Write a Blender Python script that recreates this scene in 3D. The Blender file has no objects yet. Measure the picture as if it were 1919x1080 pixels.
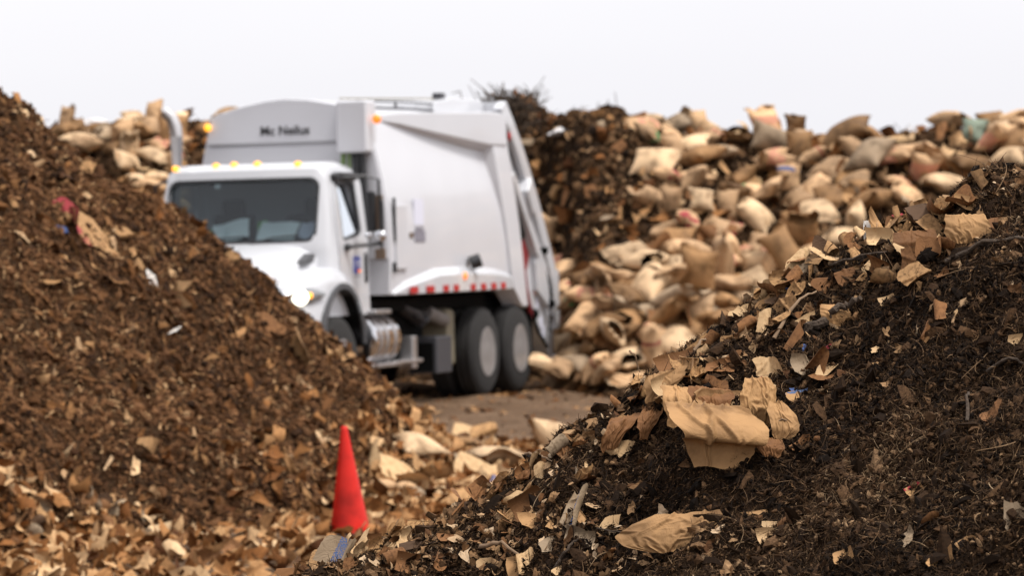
import bpy, bmesh, math, random
import numpy as np
from mathutils import Vector, Matrix, Euler

S = bpy.context.scene
C = S.collection
R = math.radians

# ------------------------------------------------------------------ camera
FPX, HOR, CAM_H = 6750.0, 420.0, 2.0          # focal length and horizon in photo pixels, lens height in metres
cd = bpy.data.cameras.new('camera'); cam = bpy.data.objects.new('camera', cd); C.objects.link(cam)
cam.location = (0, 0, CAM_H)
cam.rotation_euler = (R(90) - math.atan((540 - HOR) / FPX), 0, 0)
cd.sensor_width = 36.0; cd.lens = 36.0 * FPX / 1919.0
cd.clip_start = 0.1; cd.clip_end = 5000
cd.dof.use_dof = True; cd.dof.focus_distance = 9.75; cd.dof.aperture_fstop = 7.2; cd.dof.aperture_blades = 0
S.camera = cam

# ------------------------------------------------------------------ sky and sun (overcast)
SUN_EL, SUN_AZ = R(66), R(62)                  # azimuth measured from behind the camera towards the right
w = bpy.data.worlds.new('World'); S.world = w; w.use_nodes = True
nt = w.node_tree; nt.nodes.clear()
N = nt.nodes.new
sky = N('ShaderNodeTexSky'); sky.sky_type = 'NISHITA'; sky.sun_disc = False
sky.sun_elevation = SUN_EL; sky.sun_rotation = math.pi - SUN_AZ
sky.dust_density = 4.0; sky.air_density = 1.0
hs = N('ShaderNodeHueSaturation'); hs.inputs['Saturation'].default_value = 0.12
bg1 = N('ShaderNodeBackground'); bg1.inputs['Strength'].default_value = 0.05
cl_t = N('ShaderNodeTexCoord'); cl_m = N('ShaderNodeMapping'); cl_m.inputs['Scale'].default_value = (1.5, 1.5, 6)
cl = N('ShaderNodeTexNoise'); cl.inputs['Scale'].default_value = 1.3; cl.inputs['Detail'].default_value = 4
cr = N('ShaderNodeValToRGB')
cr.color_ramp.elements[0].position = 0.25; cr.color_ramp.elements[0].color = (0.85, 0.84, 0.885, 1)
cr.color_ramp.elements[1].position = 0.75; cr.color_ramp.elements[1].color = (0.93, 0.925, 0.955, 1)
bg2 = N('ShaderNodeBackground'); bg2.inputs['Strength'].default_value = 0.985
ad = N('ShaderNodeAddShader'); wo = N('ShaderNodeOutputWorld')
L = nt.links.new
L(sky.outputs['Color'], hs.inputs['Color']); L(hs.outputs['Color'], bg1.inputs['Color'])
L(cl_t.outputs['Generated'], cl_m.inputs['Vector']); L(cl_m.outputs['Vector'], cl.inputs['Vector'])
L(cl.outputs['Fac'], cr.inputs['Fac']); L(cr.outputs['Color'], bg2.inputs['Color'])
L(bg1.outputs[0], ad.inputs[0]); L(bg2.outputs[0], ad.inputs[1]); L(ad.outputs[0], wo.inputs['Surface'])

sd = bpy.data.lights.new('sun', 'SUN'); sd.energy = 4.3; sd.angle = R(16); sd.color = (1.0, 0.97, 0.925)
sun = bpy.data.objects.new('sun', sd); C.objects.link(sun)
to_sun = Vector((math.sin(SUN_AZ) * math.cos(SUN_EL), -math.cos(SUN_AZ) * math.cos(SUN_EL), math.sin(SUN_EL)))
sun.rotation_euler = (-to_sun).to_track_quat('-Z', 'Y').to_euler()

S.view_settings.view_transform = 'Standard'; S.view_settings.look = 'None'
S.view_settings.exposure = 0.0; S.view_settings.gamma = 1.0
S.render.engine = 'CYCLES'
S.cycles.max_bounces = 5; S.cycles.diffuse_bounces = 2; S.cycles.glossy_bounces = 3; S.cycles.transparent_max_bounces = 8
S.cycles.use_denoising = True

# ------------------------------------------------------------------ helpers
def at(px, py, D):
    """A photo pixel at depth D as a world point."""
    return Vector(((px - 960) / FPX * D, D, CAM_H - (py - HOR) / FPX * D))

def pix(p):
    return 960 + FPX * p[0] / p[1], HOR - (p[2] - CAM_H) * FPX / p[1]

def tag(o, label=None, cat=None, group=None, kind=None):
    if label: o['label'] = label
    if cat: o['category'] = cat
    if group: o['group'] = group
    if kind: o['kind'] = kind
    return o

def link(name, me, mat=None, parent=None):
    o = bpy.data.objects.new(name, me); C.objects.link(o)
    if mat is not None and hasattr(me, 'materials') and len(me.materials) == 0: me.materials.append(mat)
    if parent is not None: o.parent = parent
    return o

def empty(name, loc, rot=(0, 0, 0)):
    o = bpy.data.objects.new(name, None); C.objects.link(o)
    o.location = loc; o.rotation_euler = rot; o.empty_display_size = 0.3
    return o

def fast_mesh(name, V, F, tint=None, smooth=False):
    V = np.ascontiguousarray(V, np.float32); F = np.ascontiguousarray(F, np.int32)
    me = bpy.data.meshes.new(name); n, k = F.shape
    me.vertices.add(len(V)); me.vertices.foreach_set('co', V.ravel())
    me.loops.add(n * k); me.loops.foreach_set('vertex_index', F.ravel())
    me.polygons.add(n); me.polygons.foreach_set('loop_start', np.arange(n, dtype=np.int32) * k)
    if smooth: me.polygons.foreach_set('use_smooth', np.ones(n, bool))
    else: me.polygons.foreach_set('use_smooth', np.zeros(n, bool))
    if tint is not None:
        a = me.attributes.new('tint', 'FLOAT', 'FACE'); a.data.foreach_set('value', np.ascontiguousarray(tint, np.float32))
    me.update(calc_edges=True)
    return me

_rs = np.random.RandomState(7)
_P = _rs.permutation(512)
_G = _rs.rand(512).astype(np.float64)
def vnoise(x, y, seed=0):
    xi = np.floor(x).astype(int); yi = np.floor(y).astype(int)
    fx = x - xi; fy = y - yi
    fx = fx * fx * fx * (fx * (fx * 6 - 15) + 10); fy = fy * fy * fy * (fy * (fy * 6 - 15) + 10)
    def h(a, b): return _G[_P[(_P[(a + seed * 37) & 511] + b + seed * 11) & 511]]
    return (h(xi, yi) * (1 - fx) + h(xi + 1, yi) * fx) * (1 - fy) + (h(xi, yi + 1) * (1 - fx) + h(xi + 1, yi + 1) * fx) * fy - 0.5
def fbm(x, y, seed=0, octv=4, lac=2.03, gain=0.5):
    s = 0; a = 1.0
    for i in range(octv):
        s = s + a * vnoise(x * lac ** i, y * lac ** i, seed + i * 5); a *= gain
    return s

def tri_noise(x, y, seed=0):
    """random heights on a warped triangular lattice, joined by flat facets: the facets of crumpled paper."""
    wx = x + .45 * vnoise(x * .9 + 3, y * .9, seed + 1); wy = y + .45 * vnoise(x * .9, y * .9 + 7, seed + 2)
    s = (wx + wy) * 0.36602540378; a = wx + s; b = wy + s; ia = np.floor(a).astype(int); ib = np.floor(b).astype(int); fa = a - ia; fb = b - ib
    def h(p, q): return _G[_P[(_P[(p + seed * 37) & 511] + q + seed * 11) & 511]]
    up = fa > fb; h0 = h(ia, ib); h1 = np.where(up, h(ia + 1, ib), h(ia, ib + 1)); h2 = h(ia + 1, ib + 1)
    return h0 + (h1 - h0) * np.where(up, fa - fb, fb - fa) + (h2 - h0) * np.minimum(fa, fb) - 0.5

def grid_mesh(name, xs, ys, zf, smooth=True):
    X, Y = np.meshgrid(xs, ys); Z = zf(X, Y)
    V = np.stack([X.ravel(), Y.ravel(), Z.ravel()], 1)
    nx, ny = len(xs), len(ys)
    i = np.arange((nx - 1) * (ny - 1)); r = i // (nx - 1); c = i % (nx - 1); a = r * nx + c
    return fast_mesh(name, V, np.stack([a, a + 1, a + nx + 1, a + nx], 1), smooth=smooth)

def normals_of(zf, x, y, e=0.02):
    gx = (zf(x + e, y) - zf(x - e, y)) / (2 * e); gy = (zf(x, y + e) - zf(x, y - e)) / (2 * e)
    n = np.stack([-gx, -gy, np.ones_like(gx)], 1)
    return n / np.linalg.norm(n, axis=1, keepdims=True)

def ray_hit(px, py, zf, d0, d1, step=0.02):
    D = np.arange(d0, d1, step); x = (px - 960) / FPX * D; z = CAM_H - (py - HOR) / FPX * D
    below = zf(x, D) >= z
    if not below.any(): return None
    i = int(np.argmax(below)); return Vector((x[i], D[i], float(zf(x[i:i+1], D[i:i+1])[0])))

# --- scatter of small pieces, merged into one mesh
def rot_frames(rs, Nn, tilt):
    n = Nn + rs.randn(*Nn.shape) * tilt[:, None] if np.ndim(tilt) else Nn + rs.randn(*Nn.shape) * tilt
    n /= np.linalg.norm(n, axis=1, keepdims=True)
    t = rs.randn(*Nn.shape); t -= n * (t * n).sum(1, keepdims=True); t /= np.linalg.norm(t, axis=1, keepdims=True)
    b = np.cross(n, t)
    return np.stack([t, b, n], 2)          # columns: local x, y, z
def scatter(rs, templates, P, Nn, scale, tint, tilt=0.4, lift=0.0):
    """templates: list of (V, F) with equal-sized faces. Returns V, F, tint per face."""
    n = len(P); pick = rs.randint(0, len(templates), n); Vs, Fs, Ts = [], [], []; off = 0
    Rm = rot_frames(rs, Nn, tilt)
    sc = scale if scale.ndim == 2 else np.repeat(scale[:, None], 3, 1)
    for k, (tv, tf) in enumerate(templates):
        m = np.where(pick == k)[0]
        if len(m) == 0: continue
        v = tv[None] * sc[m][:, None, :]
        v = np.einsum('nij,nkj->nki', Rm[m], v) + (P[m] + Nn[m] * (lift * sc[m, 2:3]))[:, None, :]
        Vs.append(v.reshape(-1, 3)); nv = len(tv)
        f = tf[None] + (np.arange(len(m)) * nv)[:, None, None] + off
        Fs.append(f.reshape(-1, tf.shape[1])); Ts.append(np.repeat(tint[m], len(tf))); off += nv * len(m)
    return np.concatenate(Vs), np.concatenate(Fs), np.concatenate(Ts)

def ico_templates(rs, n, jitter=0.35, flat=1.0):
    out = []
    for _ in range(n):
        bm = bmesh.new(); bmesh.ops.create_icosphere(bm, subdivisions=1, radius=1.0); bm.verts.ensure_lookup_table()
        v = np.array([x.co[:] for x in bm.verts]); f = np.array([[y.index for y in x.verts] for x in bm.faces]); bm.free()
        v = v * (1 + rs.randn(len(v), 1) * jitter); v[:, 2] *= flat
        out.append((v, f))
    return out
def strip_templates(rs, n, seg=5, width=0.06, curl=0.5):
    """thin bent stems: three-sided tubes of length 2."""
    out = []
    for _ in range(n):
        t = np.linspace(-1, 1, seg + 1); a, b = rs.randn(2) * curl; c = rs.randn() * curl * 0.6
        cx = t; cy = a * (t * t - 0.3) + c * t ** 3; cz = b * 0.5 * (t * t - 0.3)
        V = []
        for i in range(seg + 1):
            r = width * (1 - 0.6 * abs(t[i]))
            for k in range(3):
                an = k * 2.094
                V.append((cx[i], cy[i] + r * math.cos(an), cz[i] + r * math.sin(an)))
        F = []
        for i in range(seg):
            for k in range(3):
                F.append((i * 3 + k, i * 3 + (k + 1) % 3, i * 3 + 3 + (k + 1) % 3, i * 3 + 3 + k))
        out.append((np.array(V), np.array(F)))
    return out
def flake_templates(rs, n, g=3, rag=0.3, bend=0.45):
    """small bent ragged flakes (quads)."""
    out = []
    for _ in range(n):
        s = np.linspace(-1, 1, g + 1); X, Y = np.meshgrid(s, s); X = X.ravel(); Y = Y.ravel()
        an = np.arctan2(Y, X); k = 1 + rag * (np.sin(an * 2 + rs.rand() * 6) * .5 + np.sin(an * 3 + rs.rand() * 6) * .4 + rs.randn(len(X)) * .25)
        asp = 0.45 + rs.rand() * 0.5
        x = X * k; y = Y * k * asp
        d = rs.rand() * 6.28; q = x * math.cos(d) + y * math.sin(d); q2 = -x * math.sin(d) + y * math.cos(d)
        z = bend * (q * q * rs.randn() + np.abs(q2) * rs.randn() * .6) + rs.randn(len(x)) * .06
        V = np.stack([x, y, z - z.mean()], 1); i = np.arange(g * g); a = (i // g) * (g + 1) + i % g
        out.append((V, np.stack([a, a + 1, a + g + 2, a + g + 1], 1)))
    return out

# ------------------------------------------------------------------ materials
def new_mat(name):
    m = bpy.data.materials.new(name); m.use_nodes = True; nt = m.node_tree
    return m, nt, nt.nodes['Principled BSDF']
def plain(name, rgb, rough=0.5, metal=0.0, coat=0.0, var=0.08, vscale=6.0, bump=0.0, bscale=40.0, emit=None, estr=0.0):
    m, nt, b = new_mat(name); N = nt.nodes.new; L = nt.links.new
    b.inputs['Roughness'].default_value = rough; b.inputs['Metallic'].default_value = metal
    b.inputs['Coat Weight'].default_value = coat; b.inputs['Coat Roughness'].default_value = 0.06
    tc = N('ShaderNodeTexCoord')
    no = N('ShaderNodeTexNoise'); no.inputs['Scale'].default_value = vscale; no.inputs['Detail'].default_value = 6
    L(tc.outputs['Object'], no.inputs['Vector'])
    mx = N('ShaderNodeMix'); mx.data_type = 'RGBA'
    mx.inputs['A'].default_value = (*[c * (1 - var) for c in rgb], 1); mx.inputs['B'].default_value = (*[min(1, c * (1 + var)) for c in rgb], 1)
    L(no.outputs['Fac'], mx.inputs['Factor']); L(mx.outputs['Result'], b.inputs['Base Color'])
    if bump:
        n2 = N('ShaderNodeTexNoise'); n2.inputs['Scale'].default_value = bscale; n2.inputs['Detail'].default_value = 5
        L(tc.outputs['Object'], n2.inputs['Vector'])
        bp = N('ShaderNodeBump'); bp.inputs['Strength'].default_value = bump; bp.inputs['Distance'].default_value = 0.02
        L(n2.outputs['Fac'], bp.inputs['Height']); L(bp.outputs['Normal'], b.inputs['Normal'])
    if emit:
        b.inputs['Emission Color'].default_value = (*emit, 1); b.inputs['Emission Strength'].default_value = estr
    return m
def tinted(name, stops, rough=0.85, nscale=60.0, amp=0.25, spec=0.12):
    """colour picked per piece by the mesh attribute 'tint' (0..1), mottled by a fine noise."""
    m, nt, b = new_mat(name); N = nt.nodes.new; L = nt.links.new
    at_ = N('ShaderNodeAttribute'); at_.attribute_name = 'tint'
    rp = N('ShaderNodeValToRGB'); rp.color_ramp.interpolation = 'LINEAR'
    el = rp.color_ramp.elements
    while len(el) < len(stops): el.new(0.5)
    for e, (p, c) in zip(el, stops): e.position = p; e.color = (*c, 1)
    L(at_.outputs['Fac'], rp.inputs['Fac'])
    tc = N('ShaderNodeTexCoord'); no = N('ShaderNodeTexNoise'); no.inputs['Scale'].default_value = nscale; no.inputs['Detail'].default_value = 4
    L(tc.outputs['Object'], no.inputs['Vector'])
    mr = N('ShaderNodeMapRange'); mr.inputs['From Min'].default_value = 0.3; mr.inputs['From Max'].default_value = 0.7
    mr.inputs['To Min'].default_value = 1 - amp; mr.inputs['To Max'].default_value = 1 + amp
    L(no.outputs['Fac'], mr.inputs['Value'])
    mul = N('ShaderNodeMix'); mul.data_type = 'RGBA'; mul.blend_type = 'MULTIPLY'; mul.inputs['Factor'].default_value = 1
    L(rp.outputs['Color'], mul.inputs['A']); L(mr.outputs['Result'], mul.inputs['B'])
    L(mul.outputs['Result'], b.inputs['Base Color'])
    b.inputs['Roughness'].default_value = rough; b.inputs['Specular IOR Level'].default_value = spec
    return m
def earth(name, stops, scales=(3.0, 18.0, 90.0), bump=0.8, bdist=0.05, rough=0.9):
    m, nt, b = new_mat(name); N = nt.nodes.new; L = nt.links.new
    tc = N('ShaderNodeTexCoord'); fs = []
    for s in scales:
        no = N('ShaderNodeTexNoise'); no.inputs['Scale'].default_value = s; no.inputs['Detail'].default_value = 8; no.inputs['Roughness'].default_value = 0.65
        L(tc.outputs['Object'], no.inputs['Vector']); fs.append(no)
    a1 = N('ShaderNodeMath'); a1.operation = 'ADD'; L(fs[0].outputs['Fac'], a1.inputs[0]); L(fs[1].outputs['Fac'], a1.inputs[1])
    a2 = N('ShaderNodeMath'); a2.operation = 'ADD'; L(a1.outputs[0], a2.inputs[0]); L(fs[2].outputs['Fac'], a2.inputs[1])
    mr = N('ShaderNodeMapRange'); mr.inputs['From Min'].default_value = 1.05; mr.inputs['From Max'].default_value = 1.95
    L(a2.outputs[0], mr.inputs['Value'])
    rp = N('ShaderNodeValToRGB'); el = rp.color_ramp.elements
    while len(el) < len(stops): el.new(0.5)
    for e, (p, c) in zip(el, stops): e.position = p; e.color = (*c, 1)
    L(mr.outputs['Result'], rp.inputs['Fac']); L(rp.outputs['Color'], b.inputs['Base Color'])
    bp = N('ShaderNodeBump'); bp.inputs['Strength'].default_value = bump; bp.inputs['Distance'].default_value = bdist
    L(a2.outputs[0], bp.inputs['Height']); L(bp.outputs['Normal'], b.inputs['Normal'])
    b.inputs['Roughness'].default_value = rough; b.inputs['Specular IOR Level'].default_value = 0.08
    return m
def kraft(name, rgb, dirt=0.25, mark=None, axis='Y', band=(0.70, 0.86), mscale=7.0, wrinkle=0.45, wscale=14.0, coords='Object', bdist=0.004, vary=(0.72, 1.12)):
    """crumpled kraft paper; MARK is the colour of a printed band on it."""
    m, nt, b = new_mat(name); N = nt.nodes.new; L = nt.links.new
    tc = N('ShaderNodeTexCoord'); oi = N('ShaderNodeObjectInfo')
    no = N('ShaderNodeTexNoise'); no.inputs['Scale'].default_value = wscale * .6; no.inputs['Detail'].default_value = 4; no.inputs['Roughness'].default_value = 0.5
    L(tc.outputs[coords], no.inputs['Vector'])
    rp = N('ShaderNodeValToRGB'); el = rp.color_ramp.elements; el.new(0.5)
    dk = tuple(c * (1 - dirt) * f for c, f in zip(rgb, (1, .92, .82)))
    for e, p, c in zip(el, (0.3, 0.52, 0.72), (dk, rgb, tuple(min(1, c * 1.15) for c in rgb))): e.position = p; e.color = (*c, 1)
    L(no.outputs['Fac'], rp.inputs['Fac'])
    hv = N('ShaderNodeHueSaturation')
    mr = N('ShaderNodeMapRange'); mr.inputs['To Min'].default_value = vary[0]; mr.inputs['To Max'].default_value = vary[1]; L(oi.outputs['Random'], mr.inputs['Value'])
    L(mr.outputs['Result'], hv.inputs['Value']); L(rp.outputs['Color'], hv.inputs['Color'])
    col = hv.outputs['Color']
    if mark:
        sp = N('ShaderNodeSeparateXYZ'); L(tc.outputs['Generated'], sp.inputs[0])
        lo = N('ShaderNodeMath'); lo.operation = 'GREATER_THAN'; lo.inputs[1].default_value = band[0]; L(sp.outputs[axis], lo.inputs[0])
        hi = N('ShaderNodeMath'); hi.operation = 'LESS_THAN'; hi.inputs[1].default_value = band[1]; L(sp.outputs[axis], hi.inputs[0])
        n2 = N('ShaderNodeTexNoise'); n2.inputs['Scale'].default_value = mscale; n2.inputs['Detail'].default_value = 2; L(tc.outputs['Generated'], n2.inputs['Vector'])
        g = N('ShaderNodeMath'); g.operation = 'GREATER_THAN'; g.inputs[1].default_value = 0.47; L(n2.outputs['Fac'], g.inputs[0])
        m1 = N('ShaderNodeMath'); m1.operation = 'MULTIPLY'; L(lo.outputs[0], m1.inputs[0]); L(hi.outputs[0], m1.inputs[1])
        m2 = N('ShaderNodeMath'); m2.operation = 'MULTIPLY'; L(m1.outputs[0], m2.inputs[0]); L(g.outputs[0], m2.inputs[1])
        mx = N('ShaderNodeMix'); mx.data_type = 'RGBA'; mx.inputs['B'].default_value = (*mark, 1); L(m2.outputs[0], mx.inputs['Factor']); L(col, mx.inputs['A'])
        col = mx.outputs['Result']
    L(col, b.inputs['Base Color'])
    vo = N('ShaderNodeTexVoronoi'); vo.feature = 'DISTANCE_TO_EDGE'; vo.inputs['Scale'].default_value = wscale
    wn = N('ShaderNodeTexNoise'); wn.inputs['Scale'].default_value = wscale * .5
    va = N('ShaderNodeVectorMath'); va.operation = 'ADD'
    L(tc.outputs[coords], wn.inputs['Vector']); L(tc.outputs[coords], va.inputs[0]); L(wn.outputs['Color'], va.inputs[1]); L(va.outputs[0], vo.inputs['Vector'])
    v2 = N('ShaderNodeTexVoronoi'); v2.feature = 'DISTANCE_TO_EDGE'; v2.inputs['Scale'].default_value = wscale * 2.3; L(va.outputs[0], v2.inputs['Vector'])
    h2 = N('ShaderNodeMath'); h2.operation = 'MULTIPLY_ADD'; h2.inputs[1].default_value = 0.45; L(v2.outputs['Distance'], h2.inputs[0]); L(vo.outputs['Distance'], h2.inputs[2])
    ad = N('ShaderNodeMath'); ad.operation = 'MULTIPLY_ADD'; ad.inputs[1].default_value = 0.2; L(no.outputs['Fac'], ad.inputs[0]); L(h2.outputs[0], ad.inputs[2])
    bp = N('ShaderNodeBump'); bp.inputs['Strength'].default_value = wrinkle; bp.inputs['Distance'].default_value = bdist
    L(ad.outputs[0], bp.inputs['Height']); L(bp.outputs['Normal'], b.inputs['Normal'])
    b.inputs['Roughness'].default_value = 0.75; b.inputs['Specular IOR Level'].default_value = 0.25
    return m
# ------------------------------------------------------------------ ground
def ground_z(x, y):
    near = np.exp(-((y - 40) / 14.0) ** 2)
    ruts = 0.034 * np.sin((x * 0.96 + y * 0.29) * 5.2 + 1.5 * vnoise(x * .3, y * .3, 4)) * near
    low = np.clip((y - 29) / 10, 0, 1); low = -0.14 * low * low * (3 - 2 * low)
    return low + ruts * 0.8 + 0.05 * fbm(x * 0.5, y * 0.5, 3, 3) * np.minimum(1, 40 / (1 + np.abs(y - 35))) + 0.014 * fbm(x * 4, y * 4, 9, 3) * near
def spaced(lo, hi, a, b, st):
    mid = np.arange(a, b, st); g = np.geomspace(1, 1 + abs(lo - a) / st, 28)[1:] - 1; h = np.geomspace(1, 1 + abs(hi - b) / st, 28)[1:] - 1
    return np.concatenate([(a - g * st)[::-1], mid, b + h * st])
M_ground = earth('packed_dirt', [(0.0, (0.045, 0.026, 0.015)), (0.45, (0.105, 0.064, 0.038)), (0.75, (0.155, 0.099, 0.062)), (1.0, (0.19, 0.125, 0.08))], (0.8, 5.0, 30.0), 0.55, 0.03, 0.95)
tag(link('ground', grid_mesh('ground', spaced(-900, 900, -9, 9, 0.11), spaced(-60, 1800, 16, 60, 0.14), ground_z), M_ground), kind='structure')

# ------------------------------------------------------------------ heaps (height fields)
def left_z(x, y):
    r = np.hypot(x + 12.5, y - 29.0)
    d = 12.45 + 0.35 * vnoise(np.arctan2(y - 29, x + 12.5) * 9, x * 0, 2) - r
    p_, q_ = 0.73 * d + 0.08, 1.08 * (d - 0.31); sm_ = np.clip(0.5 + 0.5 * (q_ - p_) / 0.15, 0, 1)
    h = np.maximum(q_ * (1 - sm_) + p_ * sm_ - 0.15 * sm_ * (1 - sm_), -0.2 + 0.05 * np.clip(d, -1, 1))
    h = np.minimum(h, 6.5 - 0.1 * np.maximum(0, 4 - r))
    h = h + np.interp(d, [0, .5, .72, .9, 1.07, 1.3, 1.54, 1.84, 2.05, 2.4, 2.8, 3.2, 3.6, 4.07, 6], [0, -.06, -.12, -.10, -.15, -.19, -.27, -.19, -.02, .03, .05, -.1, -.17, -.14, -.14])
    k = np.clip(d / 0.6, 0, 1)
    return h + k * (0.20 * fbm(x * 0.7, y * 0.7, 21, 3) + 0.20 * fbm(x * 2.6, y * 2.6, 22, 4) + 0.10 * np.abs(fbm(x * 5.5, y * 5.5, 27, 2)) - 0.06) - 0.12 * np.clip(-d / 0.5, 0, 1)

_bx = np.array([-200, 0, 150, 330, 480, 640, 900, 960, 1010, 1060, 1110, 1160, 1190, 1300, 1500, 1560, 1640, 1720, 1800, 1950, 2300]); _by = np.array([222, 220, 216, 200, 188, 200, 166, 160, 178, 200, 198, 186, 222, 234, 248, 260, 254, 230, 224, 226, 228]) + 16.0
def back_foot(x):
    t = np.clip((x - 0.35) / 0.9, 0, 1); t = t * t * (3 - 2 * t)
    return 49.1 * (1 - t) + 44.5 * t + 0.5 * vnoise(x * 0.9, x * 0, 31) - np.clip((x - 3) * .15, 0, 1)
def back_z(x, y):
    f = back_foot(x); px = 960 + FPX * x / 52.0
    top = CAM_H + (HOR - np.interp(px, _bx, _by)) / FPX * 52.5
    s = np.where(x < 1.2, 0.56 + 0.24 * np.clip((1.2 - x) / 0.8, 0, 1), 0.56)
    d = y - f
    up = s * 0.5 * (d + np.sqrt(d * d + 0.05)) - 0.06
    k = 0.35
    h = np.clip(0.5 + 0.5 * (top - up) / k, 0, 1); v = top * (1 - h) + up * h - k * h * (1 - h)
    v = v - 0.45 * np.clip(y - 60, 0, 99)
    kk = np.clip(d / 0.8, 0, 1)
    return v - 0.14 + kk * (0.22 * fbm(x * 0.8, y * 0.8, 33, 3) + 0.10 * fbm(x * 3, y * 3, 35, 3)) - 0.10 * np.clip(-d / 0.5, 0, 1)

_cx = np.array([300, 430, 520, 600, 660, 720, 850, 905, 960, 1010, 1060, 1110, 1180, 1240, 1320, 1400, 1430, 1500, 1560, 1630, 1700, 1760, 1800, 1850, 1919, 2100, 2400, 2700], float)
_cy = np.array([1260, 1170, 1098, 1062, 1040, 1016, 962, 937, 905, 868, 822, 797, 737, 695, 643, 588, 566, 508, 478, 432, 408, 384, 352, 328, 322, 292, 270, 262], float)
_cX = (_cx - 960) / FPX * 10.2; _cZ = CAM_H - (_cy - HOR) / FPX * 10.2
def right_z(x, y, fine=True):
    zc = np.interp(x, _cX, _cZ, left=None, right=None)
    zc = np.where(x < _cX[0], _cZ[0] + (x - _cX[0]) * 0.62, zc)
    d = y - 10.2 - 0.10 * vnoise(x * 2.2, x * 0 + 3.3, 41)
    s = np.where(d < 0, 0.56, 0.75)
    h = zc - s * (np.sqrt(d * d + 0.02) - 0.1414)
    e = np.clip((np.abs(d) - 0.03) / 0.25, 0.12, 1)
    h = h + e * 0.20 * fbm(x * 1.7, y * 1.7, 43, 3)
    h = h + (0.35 + 0.65 * e) * 0.085 * fbm(x * 6, y * 6, 44, 3)
    if fine: h = h + 0.022 * fbm(x * 30, y * 30, 45, 3)
    return np.maximum(h, -0.15)

M_mulch = earth('shredded_mulch', [(0.0, (0.022, 0.0115, 0.0055)), (0.4, (0.075, 0.038, 0.018)), (0.7, (0.12, 0.068, 0.036)), (1.0, (0.26, 0.16, 0.09))], (4.0, 22.0, 60.0), 1.0, 0.10)
M_soil = earth('dark_soil', [(0.0, (0.008, 0.0041, 0.002)), (0.45, (0.036, 0.019, 0.009)), (0.75, (0.085, 0.047, 0.023)), (1.0, (0.14, 0.085, 0.045))], (3.0, 14.0, 40.0), 1.0, 0.12)
M_compost = earth('moist_compost', [(0.0, (0.005, 0.0026, 0.0013)), (0.5, (0.023, 0.012, 0.006)), (0.8, (0.055, 0.030, 0.0145)), (1.0, (0.11, 0.066, 0.034))], (9.0, 60.0, 260.0), 1.0, 0.02)
left_heap = tag(link('mulch_heap', grid_mesh('mulch_heap', np.arange(-26, 0.6, 0.07), np.arange(15.5, 43, 0.07), left_z), M_mulch),
    'tall brown mulch heap whose slope hides the truck bumper', 'heap')
back_heap = tag(link('soil_heap', grid_mesh('soil_heap', np.arange(-14, 16, 0.09), np.arange(43, 68, 0.09), back_z), M_soil),
    'long earth bank behind the truck, buried in paper bags', 'heap')
right_heap = tag(link('compost_heap', grid_mesh('compost_heap', np.arange(-2.6, 3.4, 0.014), np.arange(6.6, 13.2, 0.014), right_z), M_compost),
    'sharp dark fibrous compost heap strewn with torn paper', 'heap')

def sample(rs, zf, n, xr, yr, mar=90, back=0.12, weight=None):
    """n random points of a height field that face the camera (or nearly) and fall in the frame plus a margin."""
    P, Q = [], []; got = 0
    while got < n:
        x = rs.uniform(*xr, 60000); y = rs.uniform(*yr, 60000)
        z = zf(x, y); px = 960 + FPX * x / y; py = HOR - (z - CAM_H) * FPX / y
        ok = (px > -mar) & (px < 1919 + mar) & (py < 1080 + mar)
        if weight is not None: ok &= rs.rand(len(x)) < weight(px, py, x, y)
        x, y, z = x[ok], y[ok], z[ok]; nn = normals_of(zf, x, y, 0.03)
        v = np.stack([-x, -y, CAM_H - z], 1); v /= np.linalg.norm(v, axis=1, keepdims=True)
        f = (nn * v).sum(1) > -back
        P.append(np.stack([x, y, z], 1)[f]); Q.append(nn[f]); got += int(f.sum())
    return np.concatenate(P)[:n], np.concatenate(Q)[:n]

rs = np.random.RandomState(11)
def tints(rs, n, lo=0.0, hi=1.0, p=1.0): return lo + (hi - lo) * rs.rand(n) ** p
def cat(parts):
    Vs, Fs, Ts, off = [], [], [], 0
    for V, F, T in parts: Vs.append(V); Fs.append(F + off); Ts.append(T); off += len(V)
    return np.concatenate(Vs), np.concatenate(Fs), np.concatenate(Ts)

# --- left heap: shredded chips and crumbs
M_chips = tinted('wood_chip', [(0.0, (0.018, 0.008, 0.0035)), (0.22, (0.070, 0.031, 0.0125)), (0.62, (0.145, 0.068, 0.029)), (0.88, (0.235, 0.120, 0.055)), (1.0, (0.36, 0.22, 0.11))], 0.9, 40)
fl = flake_templates(rs, 14, 2, 0.35, 0.35); st = strip_templates(rs, 10, 3, 0.09, 0.4)
def clumpy(P, s, seed): return vnoise(P[:, 0] * s, P[:, 1] * s, seed)
P, Nn = sample(rs, left_z, 140000, (-5.2, 0.2), (18.5, 32))
sc = 0.006 + 0.022 * rs.rand(len(P)) ** 4; sc = np.stack([sc * (1.1 + .7 * rs.rand(len(P))), sc * (.5 + .35 * rs.rand(len(P))), sc], 1)
a = scatter(rs, fl, P, Nn, sc, np.clip(tints(rs, len(P), 0, 1, 1.5) + 0.55 * clumpy(P, 3.5, 5) + 0.35 * clumpy(P, 1, 6), 0, 1), 0.55, 0.3)
P, Nn = sample(rs, left_z, 24000, (-5.2, 0.2), (18.5, 32))
sc = np.stack([0.025 + 0.05 * rs.rand(len(P)) ** 2] * 3, 1)
b = scatter(rs, st, P, Nn, sc, tints(rs, len(P), 0.05, 0.95, 1.4), 0.35, 0.25)
tag(link('wood_chips', fast_mesh('wood_chips', *cat([a, b])), M_chips, left_heap), kind='stuff')
ic = ico_templates(rs, 12, 0.28, 0.75)
P, Nn = sample(rs, left_z, 26000, (-5.2, 0.2), (18.5, 32))
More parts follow.
